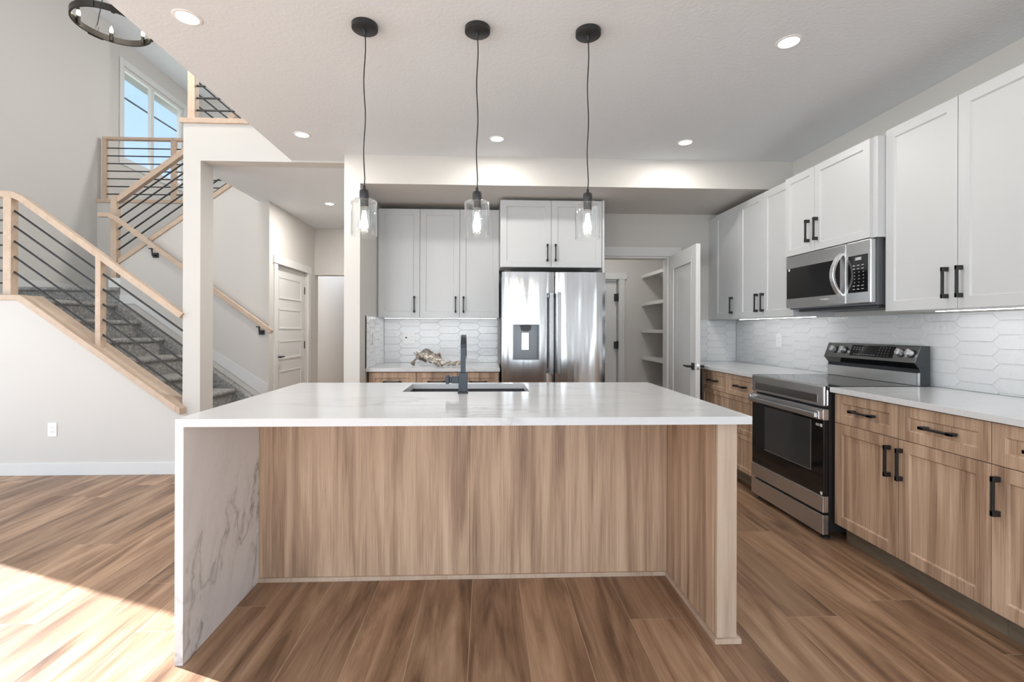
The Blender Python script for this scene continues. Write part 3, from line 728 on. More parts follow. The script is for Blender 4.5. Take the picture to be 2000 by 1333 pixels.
for d, x0, x1 in ((dl, 0.5555, 0.589), (dr, 0.622, 0.6545)):
    MB().box(x0, x1, 4.085, 4.103, 0.855, 1.574).box(x0 + 0.006, x1 - 0.006, 4.103, yf, 0.865, 0.90).box(x0 + 0.006, x1 - 0.006, 4.103, yf, 1.53, 1.565).build('handle', 'darksteel', d, bevel=0.004)
MB().box(0.2, 1.0, 4.085, 4.103, 0.63, 0.66).box(0.23, 0.26, 4.103, yf, 0.635, 0.655).box(0.94, 0.97, 4.103, yf, 0.635, 0.655).build('handle', 'steel', df, bevel=0.004)
dp = MB().box(DC[0], DC[1], 4.205, 4.215, DC[2], DC[3]).box(DC[0], DC[0] + 0.012, yf - 0.003, 4.205, DC[2], DC[3]).box(DC[1] - 0.012, DC[1], yf - 0.003, 4.205, DC[2], DC[3]).box(DC[0] + 0.012, DC[1] - 0.012, yf - 0.003, 4.205, DC[2], DC[2] + 0.012).box(DC[0] + 0.012, DC[1] - 0.012, yf - 0.003, 4.205, DC[3] - 0.006, DC[3]).build('dispenser', plain('dispenser_grey', (0.16, 0.165, 0.175), 0.3, 0.5), dl)
MB().prism([(0.306, 1.284), (0.404, 1.284), (0.396, 1.245), (0.384, 1.235), (0.326, 1.235), (0.314, 1.245)], 'y', 4.165, 4.205).build('dispenser_nozzle', 'darkgrey', dp, bevel=0.003)
MB().box(0.318, 0.384, 4.190, 4.205, 1.062, 1.222).build('dispenser_paddle', 'chrome', dp, bevel=0.004)
for x in (0.19, 1.01): MB().box(x - 0.03, x + 0.03, 4.18, 4.32, 1.7565, 1.772).build('hinge_cover', 'darkgrey', o, bevel=0.003)
for x in (0.2, 1.0): MB().cyl((x, 4.3, 0), (x, 4.3, 0.03), 0.02, n=12).build('foot', 'black', o)

# ------------------------------------------------------------------ range
RY0, RY1, RX = 2.722, 3.479, 2.0
o = thing('range', 'stainless electric range with black oven door between the wood cabinets', 'stove', (2.33, 3.1, 0))
MB().box(2.035, 2.655, RY0 + 0.002, RY1 - 0.002, 0.05, 0.895).build('body', plain('range_side', (0.02, 0.02, 0.022), 0.3), o)
MB().box(2.02, 2.60, RY0 - 0.004, RY1 + 0.004, 0.9, 0.917).build('cooktop', 'blackgloss', o, bevel=0.003)
MB().box(RX, 2.02, RY0, RY1, 0.795, 0.917).box(2.02, 2.036, RY0, RY1, 0.795, 0.899).build('front_rail', 'steel', o, bevel=0.008)
MB().box(RX - 0.002, RX + 0.002, RY0 + 0.05, RY1 - 0.05, 0.812, 0.862).build('rail_panel', 'darksteel', o, bevel=0.0015)
do = MB().box(RX + 0.002, 2.034, RY0 + 0.003, RY1 - 0.003, 0.262, 0.712).build('oven_door', 'blackgloss', o, bevel=0.004)
MB().box(RX - 0.002, 2.034, RY0 + 0.001, RY1 - 0.001, 0.165, 0.262).build('door_trim', 'steel', do, bevel=0.003)['label'] = 'steel strip under the oven glass'
MB().box(RX - 0.001, 2.034, RY0 + 0.001, RY1 - 0.001, 0.713, 0.78).build('door_top', 'steel', do, bevel=0.003)
MB().box(RX - 0.042, RX - 0.02, RY0 + 0.02, RY1 - 0.03, 0.725, 0.757).box(RX - 0.03, RX, RY0 + 0.003, RY0 + 0.03, 0.718, 0.772).box(RX - 0.03, RX, RY1 - 0.03, RY1 - 0.003, 0.718, 0.772).build('handle', 'steel', do, bevel=0.006)
tw = plain('oven_window', (0.045, 0.045, 0.046), 0.12)
MB().box(RX + 0.0005, RX + 0.003, 2.835, 3.315, 0.392, 0.700).build('window', tw, do, bevel=0.001)
MB().box(RX, RX + 0.0025, 2.83, 2.836, 0.388, 0.70).box(RX, RX + 0.0025, 2.836, 3.32, 0.388, 0.393).build('window_edge', plain('window_rim', (0.12, 0.12, 0.12), 0.3), do)
st = plain('sticker', (0.75, 0.75, 0.75), 0.5)
MB().box(RX + 0.001, RX + 0.003, 2.735, 2.752, 0.672, 0.690).build('sticker', st, do)
MB().box(RX + 0.001, RX + 0.003, 2.758, 2.79, 0.683, 0.687).box(RX + 0.001, RX + 0.003, 2.758, 2.79, 0.675, 0.679).build('sticker_text', st, do)
MB().box(RX + 0.001, RX + 0.003, 2.733, 2.75, 0.268, 0.286).build('sticker', st, do)
MB().box(RX - 0.0026, RX - 0.0015, 3.07, 3.16, 0.207, 0.214).build('badge', 'chrome', do)
MB().box(RX - 0.002, 2.034, RY0 + 0.001, RY1 - 0.001, 0.035, 0.150).build('storage_drawer', 'steel', o, bevel=0.003)
for y in (RY0 + 0.05, RY1 - 0.05):
    MB().lathe((2.05, y, 0), [(0, 0), (0.024, 0), (0.024, 0.012), (0.012, 0.02), (0.012, 0.05), (0, 0.05)], 14).build('foot', 'black', o)
    MB().lathe((2.58, y, 0), [(0, 0), (0.024, 0), (0.024, 0.012), (0.012, 0.02), (0.012, 0.05), (0, 0.05)], 14).build('foot', 'black', o)
bg = MB().prism([(2.600, 0.9175), (2.655, 0.9175), (2.655, 1.155), (2.600, 1.157), (2.560, 1.053), (2.590, 1.016), (2.592, 0.9175)], 'y', RY0 + 0.001, RY1 - 0.001).build('backguard', plain('backguard_side', (0.05, 0.055, 0.06), 0.12, 0.3), o)
a_ = V(2.600 - 2.560, 0, 1.157 - 1.053).normalized(); nb = V(-a_.z, 0, a_.x)
def ctl(mb, y0, y1, s0, s1, c0, c1):
    o_ = V(2.560, 0, 1.053)
    P = lambda y, s_, c: o_ + a_ * s_ + nb * c + V(0, y, 0)
    return mb.hexa([P(y0, s0, c0), P(y1, s0, c0), P(y1, s0, c1), P(y0, s0, c1), P(y0, s1, c0), P(y1, s1, c0), P(y1, s1, c1), P(y0, s1, c1)])
ctl(MB(), RY0, RY1, 0.0, 0.111, 0.0, 0.003).build('control_panel', 'darksteel', bg, bevel=0.001)
MB().prism([(2.557, 1.053), (2.560, 1.056), (2.590, 1.018), (2.587, 1.016)], 'y', RY0 + 0.003, RY1 - 0.003).build('lower_lip', 'blackgloss', bg)
MB().box(2.582, 2.592, RY0 + 0.001, RY1 - 0.001, 0.9175, 0.992).build('lower_panel', 'satin', bg, bevel=0.002)
MB().box(2.575, 2.592, RY0, RY0 + 0.004, 0.9175, 0.994).build('end_strip', 'chrome', bg)
dsp = ctl(MB(), 2.888, 3.240, 0.020, 0.098, 0.003, 0.0045).build('display', 'blackgloss', bg)
mk = MB()
for k in range(9):
    ctl(mk, 3.20 - k * 0.021 - 0.006, 3.20 - k * 0.021 + 0.006, 0.030, 0.034, 0.0045, 0.0049)
for k in range(4):
    ctl(mk, 3.215 - k * 0.024 - 0.007, 3.215 - k * 0.024 + 0.007, 0.078, 0.082, 0.0045, 0.0049); ctl(mk, 3.215 - k * 0.024 - 0.006, 3.215 - k * 0.024 + 0.006, 0.064, 0.068, 0.0045, 0.0049)
for r_ in range(4):
    for k in range(4): ctl(mk, 3.0 - k * 0.024 - 0.003, 3.0 - k * 0.024 + 0.003, 0.030 + r_ * 0.018, 0.034 + r_ * 0.018, 0.0045, 0.0049)
mk.build('touch_key', plain('key_print', (0.30, 0.31, 0.32), 0.5), dsp)['kind'] = 'stuff'
for y in (3.392, 3.300, 2.835, 2.765):
    c_ = V(2.560, y, 1.053) + a_ * 0.058
    MB().cyl(c_ + nb * 0.003, c_ + nb * 0.010, 0.026, n=20).build('knob_ring', 'black', bg)
    kb = MB().cyl(c_ + nb * 0.010, c_ + nb * 0.034, 0.0225, 0.019, n=20)
    kb.build('knob', 'satin', bg, smooth=True)
    # grip bar across each knob
    MB().hexa([c_ + nb * d_ + V(0, s_ * 0.006, 0) + a_ * t_ for d_ in (0.034, 0.040) for s_, t_ in ((-1, -0.019), (1, -0.019), (1, 0.019), (-1, 0.019))]).build('knob_grip', 'satin', bg)

# ------------------------------------------------------------------ microwave
o = thing('microwave', 'stainless over-the-range microwave with curved handle', 'microwave', (2.5, 3.14, 1.40))
MX, MY0, MY1 = 2.30, 2.738, 3.538
MB().box(MX + 0.035, XW - 0.013, MY0, MY1, 1.405, 1.804).build('body', plain('microwave_side', (0.20, 0.21, 0.23), 0.35, 0.5), o)
MB().box(MX + 0.06, XW - 0.03, MY0 + 0.02, MY1 - 0.06, 1.385, 1.405).build('vent_grille', 'darkgrey', o, bevel=0.004)
YM = 2.934
d = MB().box(MX, MX + 0.034, YM + 0.001, MY1, 1.415, 1.802).build('door', 'steel', o, bevel=0.006)
MB().box(MX - 0.001, MX + 0.002, 2.985, MY1 - 0.012, 1.484, 1.713).build('window', 'blackgloss', d, bevel=0.001)
MB().box(MX - 0.0018, MX - 0.0008, 3.085, 3.165, 1.457, 1.463).build('badge', plain('badge_print', (0.62, 0.62, 0.62), 0.4), d)
MB().box(MX - 0.002, MX - 0.0008, MY1 - 0.048, MY1 - 0.032, 1.693, 1.71).build('sticker', st, d)
hp = [(MX + 0.004, 2.995 - 0.022, 1.745)] + [(MX - 0.062 * math.sin(PI * k / 14) ** 0.8, 2.973, 1.745 - 0.275 * k / 14) for k in range(1, 14)] + [(MX + 0.004, 2.973, 1.47)]
MB().strip(hp, 0.034, 0.016, (0, 1, 0)).build('handle', 'satin', d, bevel=0.004)
cp = MB().box(MX, MX + 0.034, MY0, YM - 0.001, 1.415, 1.802).build('control_panel', 'steel', o, bevel=0.006)
kp = MB().box(MX - 0.001, MX + 0.002, 2.760, 2.915, 1.484, 1.715).build('keypad', 'blackgloss', cp)
kb = MB()
for r_ in range(8):
    for k in range(3): kb.box(MX - 0.0016, MX - 0.0008, 2.79 + k * 0.034, 2.79 + k * 0.034 + (0.018 if r_ in (0, 1, 6, 7) else 0.006), 1.502 + r_ * 0.021, 1.507 + r_ * 0.021)
kb.build('key_label', plain('keypad_print', (0.42, 0.43, 0.44), 0.5), kp)
MB().box(MX - 0.0016, MX - 0.0008, 2.808, 2.858, 1.683, 1.702).build('clock_display', plain('lcd', (0.33, 0.34, 0.34), 0.3), kp)
def text(name, s_, size, loc, rot, m, parent):
    c = bpy.data.curves.new(name, 'FONT'); c.body = s_; c.size = size; c.extrude = 0.0002; c.align_x = 'CENTER'; c.align_y = 'CENTER'
    t_ = bpy.data.objects.new(name, c); COL.objects.link(t_)
    dg = bpy.context.evaluated_depsgraph_get(); me = bpy.data.meshes.new_from_object(t_.evaluated_get(dg))
    bpy.data.objects.remove(t_)
    me.transform(Matrix.Translation(Vector(loc) - OFF.get(parent.name, V(0, 0, 0))) @ rot.to_4x4())
    me.materials.clear(); me.materials.append(M[m])
    o_ = bpy.data.objects.new(name, me); COL.objects.link(o_); o_.parent = parent; OFF[o_.name] = OFF.get(parent.name, V(0, 0, 0))
    return o_
from mathutils import Euler
RL = Euler((PI / 2, 0, -PI / 2)).to_matrix()
text('clock_digits', '3:10', 0.018, (MX - 0.0019, 2.833, 1.6925), RL, 'digits', kp)

# ------------------------------------------------------------------ stairs
RISE, RUN = 0.1906, 0.263
XK = lambda k: -4.17 + RUN * (8 - k)
SY0, SY1 = 4.346, 5.575
def steps(xs, zs_, sgn, zbase):
    """profile (x,z) of carpeted steps; sgn -1 climbs towards -x"""
    pts = []
    for x, z in zip(xs, zs_):
        r = 0.018
        pts.append((x - sgn * -0.0, z - RISE))
        pts.append((x, z - 0.05))
        for k in range(6):
            a = -PI / 2 + PI * k / 5
            pts.append((x - sgn * (0.012 + r * math.cos(a) * 1.1), z - 0.024 + 0.024 * math.sin(a)))
    return pts
st_o = thing('staircase', 'grey carpeted stairs climbing left behind the white knee wall', 'stairs', (-3.2, 4.95, 0))
xs = [XK(k) for k in range(1, 9)]; zz = [RISE * k for k in range(1, 9)]
pts = steps(xs, zz, -1, 0)
poly = pts + [(XL + 0.002, zz[-1]), (XL + 0.002, zz[-1] - 0.25), (xs[-1], zz[-1] - 0.3), (xs[0] - 0.02, 0.0)]
mb = MB(); mb.prism(clip(poly, -9, -2.641, -1, 9), 'y', SY0, SY1 - 0.10); mb.prism(clip(poly, -2.641, 9, -1, 9), 'y', 4.418, SY1 - 0.10); mb.build('carpet_flight', 'carpet', st_o, smooth=True)
mb = MB(); mb.prism([(x - (-1) * 0, z) for x, z in [(xs[0] + 0.06, 0.0), (xs[0] + 0.06, 0.17), (xs[-1] + 0.05, 0.17 + (xs[0] - xs[-1]) * RISE / RUN), (xs[-1] - 0.12, zz[-1] + 0.012), (XL + 0.002, zz[-1] + 0.001), (XL + 0.002, zz[-1] - 0.25), (xs[-1], zz[-1] - 0.3)]], 'y', SY1 - 0.0995, 5.5995)
mb.build('carpet_border', 'carpet', st_o, bevel=0.01)
# landing step that turns the stairs
z9 = RISE * 9
prof = [(5.602, zz[-1] + 0.001), (5.602, z9 - 0.05)] + [(5.602 - 0.012 - 0.02 * math.cos(a), z9 - 0.024 + 0.024 * math.sin(a)) for a in [-PI / 2 + PI * k / 5 for k in range(6)]] + [(6.828, z9), (6.828, zz[-1] - 0.1), (5.602, zz[-1] - 0.1)]
mb = MB(); mb.prism(prof, 'x', XL + 0.002, -4.202); mb.build('landing', 'carpet', st_o, smooth=True)
xs2 = [-4.13 + RUN * j for j in range(7)]; zz2 = [z9 + RISE * (j + 1) for j in range(7)]
pts = steps(xs2, zz2, 1, 0)
pts = [(-4.2, z9)] + pts
mb = MB(); mb.prism(pts + [(-2.521, zz2[-1]), (-2.521, zz2[-1] - 0.18), (-4.0, z9 - 0.15), (-4.2, z9 - 0.15)], 'y', 5.722, 6.828); mb.build('carpet_flight', 'carpet', st_o, smooth=True)
# white skirt board on the stair wall
SK = 0.73
mb = MB(); mb.prism([(-4.20, 1.527), (-4.03, 1.527), (-2.53, 1.527 - SK * 1.50), (-2.53, 1.527 - SK * 1.50 + 0.17), (-4.10, 1.632), (-4.20, 1.632)], 'y', 5.588, 5.5995); struct(mb, 'baseboard_stair', 'trim', bevel=0.002)
struct(MB().box(-4.33, -4.2005, 5.60, 5.612, z9 + 0.001, z9 + 0.11).box(-4.212, -4.2005, 5.612, 5.72, z9 + 0.001, z9 + 0.11), 'baseboard_newel', 'trim')
struct(MB().box(XL, XL + 0.012, 4.3, 5.6, zz[-1], zz[-1] + 0.105).box(XL, XL + 0.012, 5.6, 6.8, z9, z9 + 0.105), 'baseboard_left', 'trim')
# oak caps on the knee walls
th = 0.044
mb = MB(); mb.prism([(XL + 0.001, 1.4825), (KX0 - 0.012, 1.4825), (-2.64, zk(-2.64) + 0.0005), (-2.64, zk(-2.64) + th * 1.24), (KX0 + 0.012, 1.4825 + th), (XL + 0.001, 1.4825 + th)], 'y', 4.13, 4.345)
mb.prism([(-2.64, zk(-2.64) + 0.0005), (-2.605, zk(-2.605) + 0.0005), (-2.605, zk(-2.605) + th * 1.24), (-2.64, zk(-2.64) + th * 1.24)], 'y', 4.13, 4.218)
struct(mb, 'trim_knee_cap', 'oak', bevel=0.003)
mb = MB(); mb.prism([(-4.215, zs(-4.215) + 0.0005), (-2.66, zs(-2.66) + 0.0005), (-2.66, zs(-2.66) + 0.062), (-4.215, zs(-4.215) + 0.062)], 'y', 5.58, 5.74); struct(mb, 'trim_stair_cap', 'oak', bevel=0.003)
struct(MB().box(XL + 0.001, -2.5, 6.81, 6.97, 3.0055, 3.05), 'trim_hall_cap', 'oak', bevel=0.003)
struct(MB().box(-2.66, -1.0, 4.20, 4.38, 3.0355, 3.079), 'trim_header_cap', 'oak', bevel=0.003)

# ------------------------------------------------------------------ railings
def bars(parent, lines, r=0.0085):
    for a, b in lines:
        MB().cyl(a, b, r, n=10).build('rail_bar', 'black', parent, smooth=True)
yr = 4.222
G = 'oak guard railings with black bars'
o = thing('stair_railing', 'oak railing with black bars sloping down the near edge of the stairs', 'railing', (-3.35, yr, 1.1), G)
MB().box(-4.115, -4.049, 4.19, 4.256, 1.527, 2.372).build('post', 'oak', o, bevel=0.002)
MB().box(-3.353, -3.309, 4.19, 4.256, zk(-3.33) + 0.02, 1.885).build('post', 'oak', o, bevel=0.002)
hz = lambda x: 2.385 - 0.737 * (x + 4.03)
MB().strip([(XL + 0.003, 4.222, 2.392), (-4.06, 4.222, 2.392), (-3.98, 4.222, 2.358), (-2.637, 4.222, 2.358 - 0.745 * (3.98 - 2.637))], 0.062, 0.052, (0, 1, 0)).build('handrail', 'oak', o, bevel=0.003)
bars(o, [((-4.05, yr, z), (-2.638, yr, z - 0.728 * 1.412)) for z in (2.254, 2.122, 1.993, 1.861, 1.729)])
bars(o, [((XL + 0.003, yr, z), (-4.114, yr, z)) for z in (2.279, 2.171, 2.064, 1.958, 1.849, 1.739, 1.633)])
o = thing('stair_railing', 'oak railing with black bars rising right above the stair wall', 'railing', (-3.5, 5.66, 2.2), G)
MB().box(-4.332, -4.265, 5.625, 5.692, z9 + 0.112, 2.775).build('post', 'oak', o, bevel=0.002)
MB().strip([(-4.31, 5.66, 2.728), (-4.255, 5.66, 2.745), (-2.80, 5.66, 2.745 + 0.765 * 1.455)], 0.062, 0.062, (0, 1, 0)).build('handrail', 'oak', o, bevel=0.003)
bars(o, [((-4.266, 5.66, z), (-2.66, 5.66, z + 0.735 * 1.606)) for z in (2.637, 2.522, 2.40, 2.279, 2.16, 2.043)])
MB().box(-2.70, -2.655, 5.63, 5.69, F2 + 0.06, 4.0).build('post', 'oak', o, bevel=0.002)
o = thing('hall_railing', 'level oak railing with black bars in front of the tall stair window', 'railing', (-4.2, 6.88, 3.05), G)
for x0, x1 in ((-5.39, -5.343), (-4.454, -4.387), (-3.45, -3.385), (-2.57, -2.51)): MB().box(x0, x1, 6.85, 6.905, 3.0505, 3.9).build('post', 'oak', o, bevel=0.002)
MB().box(XL + 0.05, -2.5, 6.845, 6.91, 3.9, 3.938).build('handrail', 'oak', o, bevel=0.003)
bars(o, [((-5.345, 6.88, z), (-2.55, 6.88, z)) for z in (3.788, 3.679, 3.571, 3.464, 3.356, 3.247, 3.14)], 0.008)
o = thing('balcony_railing', 'upper oak post and black bars on the white header over the column', 'railing', (-2.2, 4.31, 3.08), G)
MB().box(-2.636, -2.574, 4.275, 4.34, 3.0795, 3.99).build('post', 'oak', o, bevel=0.002)
MB().box(-2.64, -1.0, 4.275, 4.34, 3.99, 4.03).build('handrail', 'oak', o, bevel=0.003)
bars(o, [((-2.575, 4.308, z), (-1.02, 4.308, z)) for z in (3.189, 3.298, 3.406, 3.515, 3.624, 3.733, 3.842)])
bars(o, [((-2.605, 4.339, z), (-2.605, 5.63, z)) for z in (3.15, 3.258, 3.366, 3.475, 3.584, 3.693, 3.802)])
# wall handrail
o = thing('wall_handrail', 'oak handrail on black brackets along the white stair wall', 'handrail', (-3.4, 5.53, 1.9))
MB().strip([(-4.385, 5.525, 2.530), (-4.27, 5.525, 2.530), (-4.19, 5.525, 2.490), (-2.455, 5.525, 1.208)], 0.042, 0.050, (0, 1, 0)).build('rail', 'oak', o, bevel=0.003)
for x, z in ((-3.80, 2.135), (-2.60, 1.25)):
    MB().box(x - 0.03, x + 0.03, 5.585, 5.5995, z - 0.075, z - 0.02).tube([(x, 5.585, z - 0.05), (x, 5.54, z - 0.06), (x, 5.525, z + 0.02)], 0.009, 8).box(x - 0.03, x + 0.03, 5.515, 5.535, z + 0.012, z + 0.025).build('bracket', 'black', o)

# ------------------------------------------------------------------ lights
def downlight(x, y, label):
    o = thing('recessed_downlight', label, 'light', (x, y, ZC), 'round recessed ceiling lights')
    MB().lathe((x, y, ZC), [(0.046, -0.002), (0.049, -0.005), (0.061, -0.003), (0.063, -0.0002), (0.046, -0.0002)], 32, True).build('trim_ring', 'plastic', o, smooth=True)
    MB().lathe((x, y, ZC), [(0.0, -0.003), (0.047, -0.003), (0.047, -0.0005), (0.0, -0.0005)], 32).build('lens', 'lens', o)
    l = lamp('downlight_lamp', 'AREA', (0, 0, -0.012), (0, 0, -1), 7.0, (1.0, 0.96, 0.90), shape='DISK', size=0.1)
    l.parent = o
    return o
d0 = downlight(-1.42, 2.30, 'round ceiling light at the top left, beside the open ceiling edge')
for x, y, lb in ((-1.40, 3.65, 'round ceiling light between the white header and the left pendant'), (-1.85, 5.66, 'round hallway ceiling light beyond the white column'),
                 (0.083, 3.66, 'round ceiling light between the middle and right pendants'), (1.565, 3.66, 'round ceiling light near the bulkhead, right of the pendants'),
                 (1.545, 2.36, 'round ceiling light above the right-hand cabinets, upper right')):
    c = copy_tree(d0); c.location = (x, y, ZC); c['label'] = lb
    if y > 5:                                      # the hallway fitting is the strongest
        for q in c.children:
            if q.type == 'LIGHT': q.data = q.data.copy(); q.data.energy = 20

def pendant(x, y, label):
    o = thing('pendant_light', label, 'pendant light', (x, y, ZC), 'black pendants with clear glass shades')
    MB().lathe((x, y, ZC), [(0, -0.024), (0.058, -0.024), (0.062, -0.021), (0.062, -0.0005), (0, -0.0005)], 36).build('canopy', 'black', o, smooth=True)
    MB().lathe((x, y, ZC - 0.024), [(0.009, 0), (0.008, -0.012), (0.004, -0.022), (0, -0.022)], 12).build('strain_relief', 'black', o, smooth=True)
    pts = [(x + 0.0035 * math.sin(k * 0.9), y + 0.003 * math.cos(k * 0.7), ZC - 0.03 - (ZC - 0.03 - 1.935) * k / 16) for k in range(17)]
    pts[-1] = (x, y, 1.935)
    MB().tube(pts, 0.0029, 8).build('cord', 'black', o, smooth=True)
    MB().lathe((x, y, 0), [(0, 1.945), (0.006, 1.945), (0.008, 1.928), (0.021, 1.922), (0.0225, 1.916), (0.0225, 1.880), (0.020, 1.876), (0.020, 1.842), (0, 1.842)], 24).build('socket', 'black', o, smooth=True)
    r, z0, z1 = 0.062, 1.700, 1.874
    MB().lathe((x, y, 0), [(0.0235, z1), (r - 0.008, z1), (r - 0.002, z1 - 0.003), (r, z1 - 0.009), (r, z0), (r - 0.003, z0), (r - 0.003, z1 - 0.010), (r - 0.009, z1 - 0.0035), (0.0235, z1 - 0.0035)], 48, True).build('glass_shade', 'glass', o, smooth=True)
    b = MB().lathe((x, y, 0), [(0.013, 1.842), (0.0145, 1.828), (0.022, 1.80), (0.030, 1.768), (0.031, 1.752), (0.026, 1.733), (0.013, 1.722), (0, 1.719)], 28).build('bulb', 'glass', o, smooth=True)
    mb = MB()
    for k in range(6):
        a = 2 * PI * k / 6; a2 = a + 0.5
        mb.tube([(x + 0.006 * math.cos(a), y + 0.006 * math.sin(a), 1.822), (x + 0.0165 * math.cos(a2), y + 0.0165 * math.sin(a2), 1.742)], 0.0028, 6)
    mb.build('filament', 'filament', b)
    l = lamp('pendant_lamp', 'POINT', (0, 0, 1.77 - ZC), (0, 0, -1), 2.2, (1.0, 0.86, 0.68), shadow_soft_size=0.02)
    l.parent = o
    return o
p0 = pendant(-0.592, 2.32, 'leftmost of three black pendants with clear cylinder glass over the island')
for x, lb in ((-0.0455, 'middle one of three black pendants with clear cylinder glass, above the faucet'), (0.5015, 'rightmost of three black pendants with clear cylinder glass, before the fridge')):
    c = copy_tree(p0); c.location = (x, 2.32, ZC); c['label'] = lb

# chandelier over the stair hall
cx, cy, cz, R_ = -2.775, 3.615, 3.5, 0.235
o = thing('chandelier', 'dark bronze ring chandelier with candle bulbs in the open stair hall', 'chandelier', (cx, cy, cz))
MB().lathe((cx, cy, cz), [(R_ - 0.008, -0.022), (R_ + 0.004, -0.022), (R_ + 0.004, 0.022), (R_ - 0.008, 0.022)], 64, True).build('ring', 'bronze', o, smooth=True)
mb = MB()
for k in range(3):
    a0 = 0.35 + k * 2 * PI / 3
    A = [(cx + (R_ + 0.005) * math.cos(a0 + t_), cy + (R_ + 0.005) * math.sin(a0 + t_), cz) for t_ in [0.05 * q for q in range(9)]]
    for p, q in zip(A, A[1:]):
        n_ = (V(*p) - V(cx, cy, cz)).normalized() * 0.006
        mb.hexa([V(*p) + V(0, 0, -0.026), V(*q) + V(0, 0, -0.026), V(*q) + n_ + V(0, 0, -0.026), V(*p) + n_ + V(0, 0, -0.026), V(*p) + V(0, 0, 0.026), V(*q) + V(0, 0, 0.026), V(*q) + n_ + V(0, 0, 0.026), V(*p) + n_ + V(0, 0, 0.026)])
mb.build('strap', 'bronze', o)
MB().cyl((cx, cy, cz + 0.55), (cx, cy, ZU - 0.03), 0.008, n=10).build('stem', 'bronze', o)
MB().lathe((cx, cy, 0), [(0, ZU - 0.03), (0.065, ZU - 0.03), (0.065, ZU - 0.0005), (0, ZU - 0.0005)], 24).build('canopy', 'bronze', o)
MB().lathe((cx, cy, cz + 0.5), [(0, 0), (0.02, 0.0), (0.03, 0.02), (0.03, 0.04), (0.01, 0.055), (0, 0.055)], 16).build('hub', 'bronze', o, smooth=True)
for k in range(3):
    a = 2.62 + k * 2 * PI / 3
    p = V(cx + (R_ - 0.006) * math.cos(a), cy + (R_ - 0.006) * math.sin(a), cz + 0.022)
    MB().cyl(p + V(0, 0, 0.045), (cx + 0.02 * math.cos(a), cy + 0.02 * math.sin(a), cz + 0.51), 0.0035, n=8).build('rod', 'bronze', o)
    MB().tube([p + V(0, 0, 0.022) + V(0.010 * math.cos(q), 0, 0.024 * math.sin(q)) for q in [2 * PI * w_ / 12 for w_ in range(13)]], 0.002, 6).build('link', 'bronze', o)
for k in range(6):
    a = 2.62 + PI / 6 + 0.15 + k * PI / 3
    p = V(cx + (R_ - 0.018) * math.cos(a), cy + (R_ - 0.018) * math.sin(a), cz - 0.02)
    q = MB().cyl(p, p + V(0, 0, 0.055), 0.0125, n=14).build('candle_socket', 'bronze', o, smooth=True)
    MB().lathe(p + V(0, 0, 0.055), [(0.006, 0), (0.012, 0.014), (0.013, 0.026), (0.008, 0.045), (0, 0.062)], 14).build('candle_bulb', 'candle', q, smooth=True)
l = lamp('chandelier_lamp', 'POINT', (0, 0, 0.42), (0, 0, -1), 34, (1.0, 0.93, 0.84), shadow_soft_size=0.15); l.parent = o

# unseen ceiling lamps added to brighten the pantry, entry and upper hall
def flush(x, y, z, e_, label):
    o = thing('added_ceiling_light', label, 'light', (x, y, z), 'added unseen ceiling lights')
    MB().lathe((x, y, z), [(0, -0.05), (0.1, -0.045), (0.14, -0.01), (0.14, -0.0005), (0, -0.0005)], 24).build('shade', 'lens', o, smooth=True)
    l = lamp('added_lamp', 'AREA', (0, 0, -0.06), (0, 0, -1), e_, (1, 0.97, 0.93), shape='DISK', size=0.25); l.parent = o
flush(1.55, 5.75, ZC, 5.5, 'added unseen ceiling light inside the pantry')
flush(-1.9, 9.3, ZC, 60, 'added unseen ceiling light in the far entry hall')
flush(-1.2, 7.3, ZU, 110, 'added unseen ceiling light in the upper hall')

# ------------------------------------------------------------------ wall plates
def plate(label, F, a, b, w, h, kind):
    o = thing('wall_outlet', label, 'outlet', tuple(F[0] + F[1] * a + V(0, 0, b)), 'white wall outlet plates')
    MB().pbox(F, a - w / 2, a + w / 2, b - h / 2, b + h / 2, 0.0005, 0.006).build('plate', 'plastic', o, bevel=0.002)
    for q in kind:
        MB().pbox(F, a + q - 0.017, a + q + 0.017, b - 0.034, b + 0.034, 0.006, 0.0085).build('receptacle', 'plastic', o, bevel=0.001)
        mb = MB()
        for s_ in (-1, 1):
            mb.pbox(F, a + q - 0.008, a + q - 0.006, b + s_ * 0.017 - 0.005, b + s_ * 0.017 + 0.005, 0.0085, 0.0088); mb.pbox(F, a + q + 0.006, a + q + 0.008, b + s_ * 0.017 - 0.004, b + s_ * 0.017 + 0.004, 0.0085, 0.0088)
        mb.build('slots', 'darkgrey', o)
    return o
plate('white outlet low on the left knee wall', (V(0, 4.15, 0), V(1, 0, 0), V(0, -1, 0)), -3.665, 0.387, 0.074, 0.118, (0,))
o = plate('white double outlet plate on the back tiles above the metal leaf', (V(0, YB - 0.0095, 0), V(1, 0, 0), V(0, -1, 0)), -0.80, 1.152, 0.118, 0.118, (0.027,))
MB().box(-0.837, -0.822, YB - 0.020, YB - 0.0158, 1.15, 1.165).build('jack', 'black', o)
plate('white switch plate on the tile return beside the wall end', (V(-1.0585, 0, 0), V(0, 1, 0), V(1, 0, 0)), 4.50, 1.155, 0.074, 0.118, (0,))
plate('white outlet on the right-wall tiles, beyond the range', (V(XW - 0.0095, 0, 0), V(0, 1, 0), V(-1, 0, 0)), 4.225, 1.155, 0.074, 0.118, (0,))

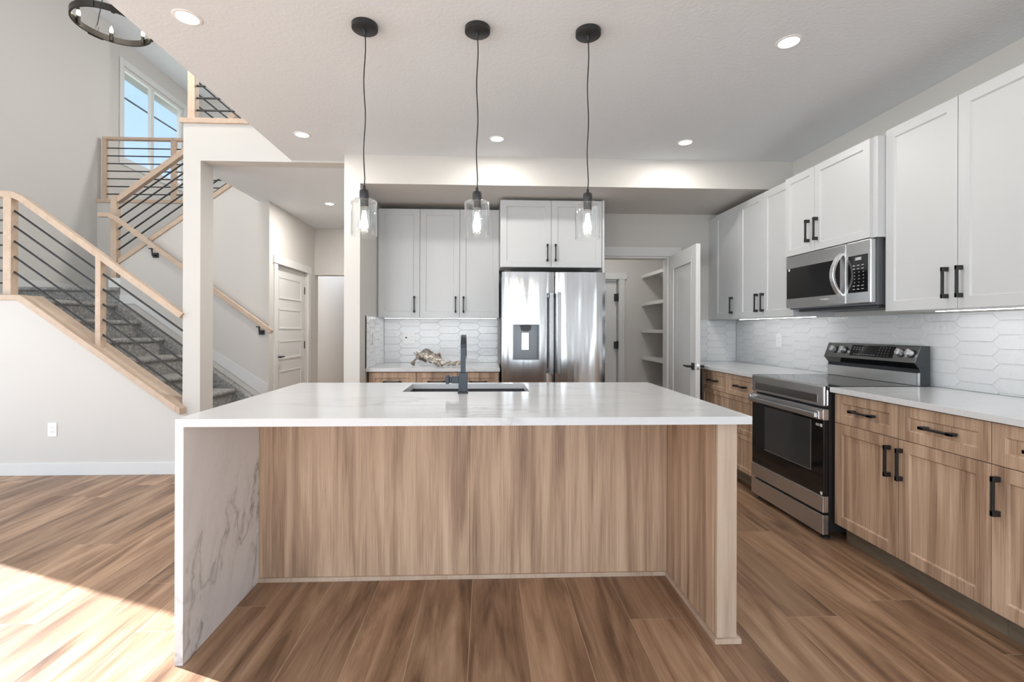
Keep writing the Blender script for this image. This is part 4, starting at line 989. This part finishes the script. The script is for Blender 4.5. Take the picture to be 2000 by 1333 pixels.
# ------------------------------------------------------------------ metal leaf sculpture
o = thing('leaf_sculpture', 'crumpled silver metal leaf ornament on the back counter', 'ornament', (-0.5, 4.53, BZ))
def leaf(path, wid, seed, name, tilt=0.5, amp=0.018):
    rg = random.Random(seed); mb = MB(); n, m_ = 40, 14; grid = []
    ph = [rg.uniform(0, 6.28) for _ in range(6)]
    for i in range(n + 1):
        t_ = i / n; seg = t_ * (len(path) - 1); k = min(int(seg), len(path) - 2); fr_ = seg - k
        p0_, p1_, p2_, p3_ = (Vector(path[max(0, min(len(path) - 1, k + q))]) for q in (-1, 0, 1, 2))
        c = 0.5 * ((2 * p1_) + (p2_ - p0_) * fr_ + (2 * p0_ - 5 * p1_ + 4 * p2_ - p3_) * fr_ ** 2 + (3 * p1_ - p0_ - 3 * p2_ + p3_) * fr_ ** 3)
        w_ = wid * (math.sin(PI * min(1, max(0, t_ * 0.94 + 0.03))) ** 0.7) + 0.004
        row = []
        for j in range(m_ + 1):
            s_ = (j / m_ - 0.5) * 2
            ruf = amp * abs(s_) ** 1.6 * (math.sin(t_ * 23 + ph[0] + (2.2 if s_ > 0 else 0)) + 0.6 * math.sin(t_ * 47 + ph[1] * s_))
            wj = w_ * (1 + 0.18 * math.sin(t_ * 31 + ph[2]) * abs(s_))
            row.append(mb.bm.verts.new(c + V(0.012 * math.sin(t_ * 17 + s_ * 3 + ph[3]), s_ * wj * math.cos(tilt), -abs(s_) ** 1.3 * w_ * 0.30 - s_ * wj * math.sin(tilt) + ruf + 0.003 * math.sin(s_ * 20 + t_ * 9))))
        grid.append(row)
    zmin = min(v.co.z for r_ in grid for v in r_)
    lift = max(0.0, BZ + 0.004 - zmin)
    for r_ in grid:
        for v in r_: v.co.z = max(v.co.z, BZ + 0.004)
    for A, B in zip(grid, grid[1:]):
        for j in range(m_): mb.f([A[j], A[j + 1], B[j + 1], B[j]])
    return mb.build(name, 'leaf', o, smooth=True, solid=0.003)
leaf([(-0.70, 4.50, 0.915), (-0.655, 4.51, 0.985), (-0.585, 4.53, 1.025), (-0.51, 4.53, 1.005), (-0.44, 4.52, 0.965), (-0.40, 4.51, 0.925)], 0.07, 3, 'large_leaf', -0.75, 0.016)
leaf([(-0.665, 4.46, 1.030), (-0.61, 4.455, 1.018), (-0.55, 4.445, 0.992), (-0.48, 4.44, 0.955), (-0.43, 4.44, 0.912)], 0.028, 9, 'curled_leaf', -0.5, 0.008)
leaf([(-0.45, 4.50, 0.912), (-0.38, 4.50, 0.925), (-0.30, 4.51, 0.928), (-0.24, 4.52, 0.942), (-0.19, 4.53, 0.985)], 0.042, 5, 'small_leaf', -0.35, 0.012)
